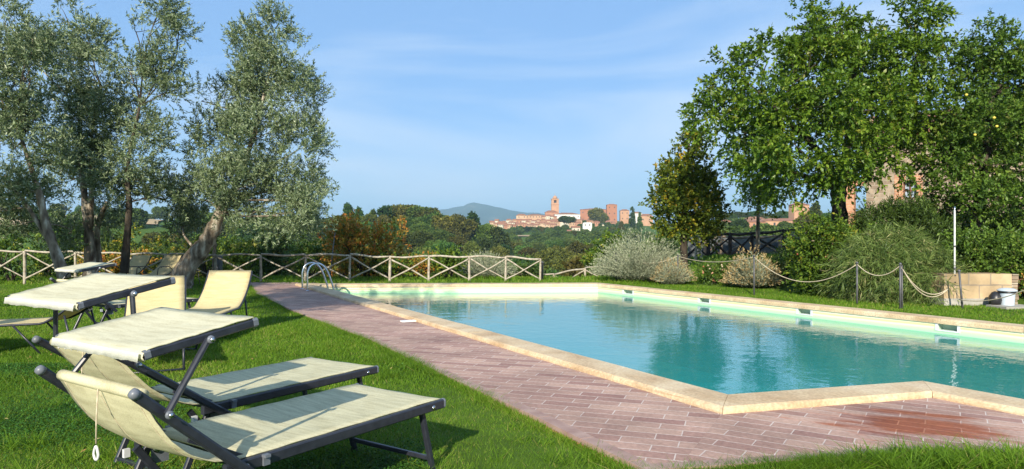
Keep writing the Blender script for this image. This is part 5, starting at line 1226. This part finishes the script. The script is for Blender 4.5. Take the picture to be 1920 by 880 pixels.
house(1163, 1180, 395, 416, YT-10, 2.5, 0, windows=(2, 2), label='brick house right of the fortress tower')
house(1184, 1204, 400, 418, YT-20, 3, 'w', windows=(2, 1), label='white gabled house at the right end of the hill town')
house(1200, 1224, 405, 420, YT-40, 4, 0, windows=(2, 1), label='orange house behind the maple crown')
house(986, 1020, 404, 417, YT-26, 3, 1, depth=14, windows=(6, 2), label='orange palace with two rows of windows left of the bell tower')
house(968, 988, 404, 418, YT-24, 3, 4, windows=(2, 2), label='pink brick house adjoining the orange palace')
GT = 'small houses packed on the town hill'; LT = 'small plastered house with terracotta roof packed on the slope of the hill town'
rt = random.Random(5)
rows_ = [(918, 1050, 414, 8, YT-38), (926, 1048, 418, 9, YT-48), (934, 1046, 421, 10, YT-60), (1046, 1100, 413, 7, YT-36), (1050, 1092, 418, 8, YT-50), (1100, 1150, 416, 6, YT-46), (1016, 1042, 406, 8, YT-30)]
for (a, b_, ev, hp, Y_) in rows_:
    x = a
    while x < b_-5:
        w0 = rt.uniform(7, 13); e_ = ev+rt.uniform(-2, 2)+(max(0, 960-x)*.05); house(x, x+w0, e_, e_+hp, Y_+rt.uniform(-6, 6), rt.uniform(2, 3.2), rt.choice([0, 1, 2, 3, 4, 4, 1]), windows=(rt.choice([2, 3]), 1 if hp < 9 else 2), label=LT, group=GT, hip=rt.random() < .5, rot=R(rt.uniform(-14, 14))); x += w0*rt.uniform(.85, 1.05)
house(1061, 1077, 434, 449, 480, 3, 4, windows=(2, 2), label='small pink house standing alone below the umbrella pine', rot=R(8))
house(1073, 1088, 427, 445, 486, 3, 3, windows=(2, 2), label='cream gabled house behind the lone pink house', rot=R(8), hip=False)
house(1093, 1110, 418, 427, 520, 1.2, 'w', windows=(2, 1), label='white modern house with a flat roof above the lone pink house', roofm=M_white_t)
# houses on the right slope
house(1488, 1519, 384, 402, 300, 4, 0, windows=(2, 1), label='tall orange tower-like house on the right skyline', rot=R(10))
house(1430, 1504, 414, 428, 290, 5, 0, depth=9, windows=(5, 1), label='long orange house with a wide terracotta roof on the right slope')
house(1392, 1436, 416, 430, 286, 5, 2, depth=8, windows=(3, 1), label='brick house with shallow roof left of the long orange house')
house(1362, 1405, 430, 446, 270, 6, 1, windows=(3, 1), label='red roofed pink house just above the dark fence', depth=9)
house(1354, 1371, 416, 424, 320, 3.5, 3, windows=(1, 1), label='small cream house with red roof among the pines')
house(1402, 1434, 410, 414, 330, 4, 0, windows=(2, 1), label='terracotta roof peeping above the brick house on the right')
house(1340, 1362, 436, 446, 262, 3, 'w', windows=(2, 1), label='small white house left of the red roofed pink house')
house(1505, 1560, 418, 432, 276, 5, 4, windows=(3, 1), label='low tan house at the right end of the slope', depth=8)

# ------------------------------------------------------------ mountain
prof = [(-8.2, 0), (560, 432), (640, 425), (720, 415), (780, 402), (815, 393), (850, 387), (870, 384), (880, 379), (893, 377), (908, 380), (925, 384), (950, 391), (975, 395), (1000, 397), (1040, 402), (1100, 408), (1200, 418), (1300, 430), (1500, 440)]
YMt = 5600
px_ = np.array([p[0] for p in prof[1:]]); py_ = np.array([p[1] for p in prof[1:]])
nx_, ny_ = 160, 26; V = []
for j in range(ny_):
    s_ = j/(ny_-1); y = YMt-1600+3200*s_
    for i in range(nx_):
        q = 500+1050*i/(nx_-1); X = (q-960)*YMt/F; top = H-(np.interp(q, px_, py_)-HY)*YMt/F
        r = 1-abs(s_-.5)*2; r = r**1.25
        z = top*r+(1-r)*r*4*(14*math.sin(q*.09+s_*9)+9*math.sin(q*.21-s_*17)+6*math.sin(q*.43+s_*29))
        V.append((X, y, z*1.0-6*(1-r)))
Fq = [(j*nx_+i, j*nx_+i+1, (j+1)*nx_+i+1, (j+1)*nx_+i) for j in range(ny_-1) for i in range(nx_-1)]
M_mt = noisy('mountain_scrub', [(.35, (.035, .06, .025)), (.6, (.06, .085, .04)), (.72, (.20, .18, .12))], .004, .95, 8, bs=.4, bd=20, spec=.1)
tag(link('mountain', npmesh('mountain', V, Fq, True), M_mt), kind='structure')

# ------------------------------------------------------------ grass
def blades(name, zone, n_, hmin, hmax, wd, Lean=.5):
    x, y = zone(n_)
    ok = ~inside(HOLE, x, y); x = x[ok]; y = y[ok]; z = hgt(x, y); n2 = len(x)
    h_ = rng.uniform(hmin, hmax, n2)*(1+.25*np.sin(x*3.1+1)*np.sin(y*2.7)); a = rng.uniform(0, 6.283, n2); ln = rng.normal(0, Lean, (n2, 2))
    s = np.c_[np.cos(a), np.sin(a), np.zeros(n2)]*(wd*rng.uniform(.7, 1.3, n2))[:, None]/2
    b_ = np.c_[x, y, z-.004]; tip = b_+np.c_[ln*h_[:, None], h_]
    v = np.stack([b_-s, b_+s, tip], 1).reshape(-1, 3); f = np.arange(3*n2).reshape(-1, 3)
    t_ = np.clip(.46+.20*np.sin(x*1.3+np.sin(y*.9))*np.sin(y*1.1+.6)+.12*np.sin(x*4.1+y*3+2*np.sin(x*1.7))+rng.normal(0, .24, n2), 0, 1); t_[rng.uniform(0, 1, n2) > .985] = 1
    return v, f, np.repeat(t_, 3)
def zone_fan(y0, y1, tl, tr, pw=1.0):
    def z(n_):
        y = y0+(y1-y0)*rng.uniform(0, 1, n_)**pw; t_ = rng.uniform(tl, tr, n_); return t_*y, y
    return z
def zone_edge(poly, wdt, side=1):
    P_ = [np.array(p) for p in poly]
    seg = np.array([np.linalg.norm(P_[i+1]-P_[i]) for i in range(len(P_)-1)])
    def z(n_):
        i = rng.choice(len(seg), n_, p=seg/seg.sum()); t_ = rng.uniform(0, 1, n_)[:, None]; A = np.array(P_)
        p = A[i]*(1-t_)+A[i+1]*t_; d = unit(A[i+1]-A[i]); nn = np.c_[d[:, 1], -d[:, 0]]*side
        p = p+nn*(np.abs(rng.normal(0, wdt, n_))[:, None]+.004); return p[:, 0], p[:, 1]
    return z
sets = [blades('z', zone_fan(2.5, 9.5, -1.5, -.78, .9), 60000, .02, .045, .010, .5),
        blades('a', zone_fan(2.3, 5.2, -.80, .80), 150000, .018, .036, .0042, .55),
        blades('b', zone_fan(5.2, 9.5, -.80, .05, .9), 120000, .02, .04, .008, .5),
        blades('c', zone_fan(9.5, 19.0, -1.25, -.15, .9), 170000, .025, .045, .014, .45),
        blades('d', zone_fan(8.0, 19.5, .08, .85, .9), 130000, .025, .05, .014, .45),
        blades('e', zone_fan(17.5, 26.0, -1.2, .9, 1), 85000, .05, .12, .025, .5),
        blades('f', zone_edge(DK+[E0], .035, 1), 22000, .03, .07, .005, .8),
        blades('h', lambda n: (lambda c, k: (c[k, 0]+rng.normal(0, .035, n), c[k, 1]+rng.normal(0, .035, n)))(np.c_[rng.uniform(-4.5, .6, 260), rng.uniform(2.6, 8.5, 260)], rng.integers(0, 260, n)), 14000, .05, .095, .005, .9),
        blades('g', zone_edge([E0, E1, E2], .06, 1), 12000, .03, .07, .005, .8),
        blades('g2', (lambda C: lambda n: (lambda k: (C[k, 0]+rng.normal(0, .028, n), C[k, 1]+rng.normal(0, .025, n)))(rng.integers(0, len(C), n)))(np.c_[1.65+1.6*rng.uniform(0, 1, 75)**.8, 3.62-rng.uniform(.03, .30, 75)]), 3600, .035, .12, .0105, 1.0),
        blades('g3', (lambda C: lambda n: (lambda k: (C[k, 0]+rng.normal(0, .03, n), C[k, 1]+rng.normal(0, .03, n)))(rng.integers(0, len(C), n)))(np.c_[rng.uniform(.6, 2.4, 40), 3.5-rng.uniform(.02, .2, 40)]), 3500, .03, .10, .005, .9)]
V = []; Fq = []; T = []; b = 0
for v, f, t_ in sets: V.append(v); Fq.append(f+b); T.append(t_); b += len(v)
V = np.concatenate(V); Fq = np.concatenate(Fq); T = np.concatenate(T)
tag(link('lawn_grass', npmesh('lawn_grass', V, Fq, False, T), M_grass), 'short mown green grass of the lawn', 'grass', kind='stuff')
# clover leaves among the near grass
n_ = 200000; x, y = zone_fan(2.3, 6.2, -.80, -.12, 1.0)(n_); ok = ~inside(HOLE, x, y)&(np.sin(x*1.9+.5)*np.sin(y*1.7)+np.sin(x*.8)+rng.normal(0, .4, n_)-.35*(y-3.2) > -.5); x = x[ok]; y = y[ok]; z = hgt(x, y)+rng.uniform(.012, .032, len(x))
d = rnd_unit(len(x)); d[:, 2] = d[:, 2]*.5+.15
v, f, t_ = leafcloud(np.c_[x, y, z], d, rng.uniform(.010, .018, len(x)), .011, np.clip(rng.normal(.45, .25, len(x)), 0, 1), .9)
M_clover = leafmat('clover_leaves', [(0, (.015, .05, .006)), (.5, (.045, .14, .014)), (1, (.10, .24, .04))], rough=.6, trans=.25, spec=.2)
tag(link('clover', npmesh('clover', v, f, False, t_), M_clover), 'small clover leaves growing through the near lawn', 'clover', kind='stuff')

# fallen leaves on lawn and deck
n_ = 420; x = rng.uniform(-8, 9, n_); y = rng.uniform(2.4, 17, n_); po = inside(POOL, x, y)|inside(OUT, x, y); x, y = x[~po], y[~po]
z = np.where(inside(HOLE, x, y), .012, hgt(x, y)+.035); k_ = ~(inside(HOLE, x, y)&(rng.uniform(0, 1, len(x)) > .25)); x, y, z = x[k_], y[k_], z[k_]
d = rnd_unit(len(x)); d[:, 2] *= .15
v, f, t_ = leafcloud(np.c_[x, y, z], d, rng.uniform(.025, .05, len(x)), .02, rng.uniform(0, 1, len(x)), .95)
M_fallen = leafmat('fallen_leaf', [(0, (.20, .10, .03)), (.6, (.38, .24, .07)), (1, (.50, .42, .16))], rough=.8, trans=.1)
tag(link('fallen_leaves', npmesh('fallen_leaves', v, f, False, t_), M_fallen), 'scattered dry fallen leaves on the lawn', 'leaves', kind='stuff')

# ------------------------------------------------------------ haze
mb = MB(); zb_, zt_ = -16.0, 460.0
mb.hexa([(-16000, -60, zb_), (16000, -60, zb_), (16000, 11500, zb_), (-16000, 11500, zb_), (-16000, -60, zt_), (16000, -60, zt_), (16000, 11500, zt_), (-16000, 11500, zt_)])
m = bpy.data.materials.new('haze'); m.use_nodes = True; t = m.node_tree; t.nodes.clear()
vo_ = t.nodes.new('ShaderNodeOutputMaterial'); pv = t.nodes.new('ShaderNodeVolumePrincipled'); pv.inputs['Density'].default_value = .00017; pv.inputs['Color'].default_value = (.50, .78, 1, 1); pv.inputs['Anisotropy'].default_value = .0
t.links.new(pv.outputs[0], vo_.inputs['Volume'])
tag(mb.build('haze', m), 'thin bluish air haze over the valley', 'haze', kind='stuff')
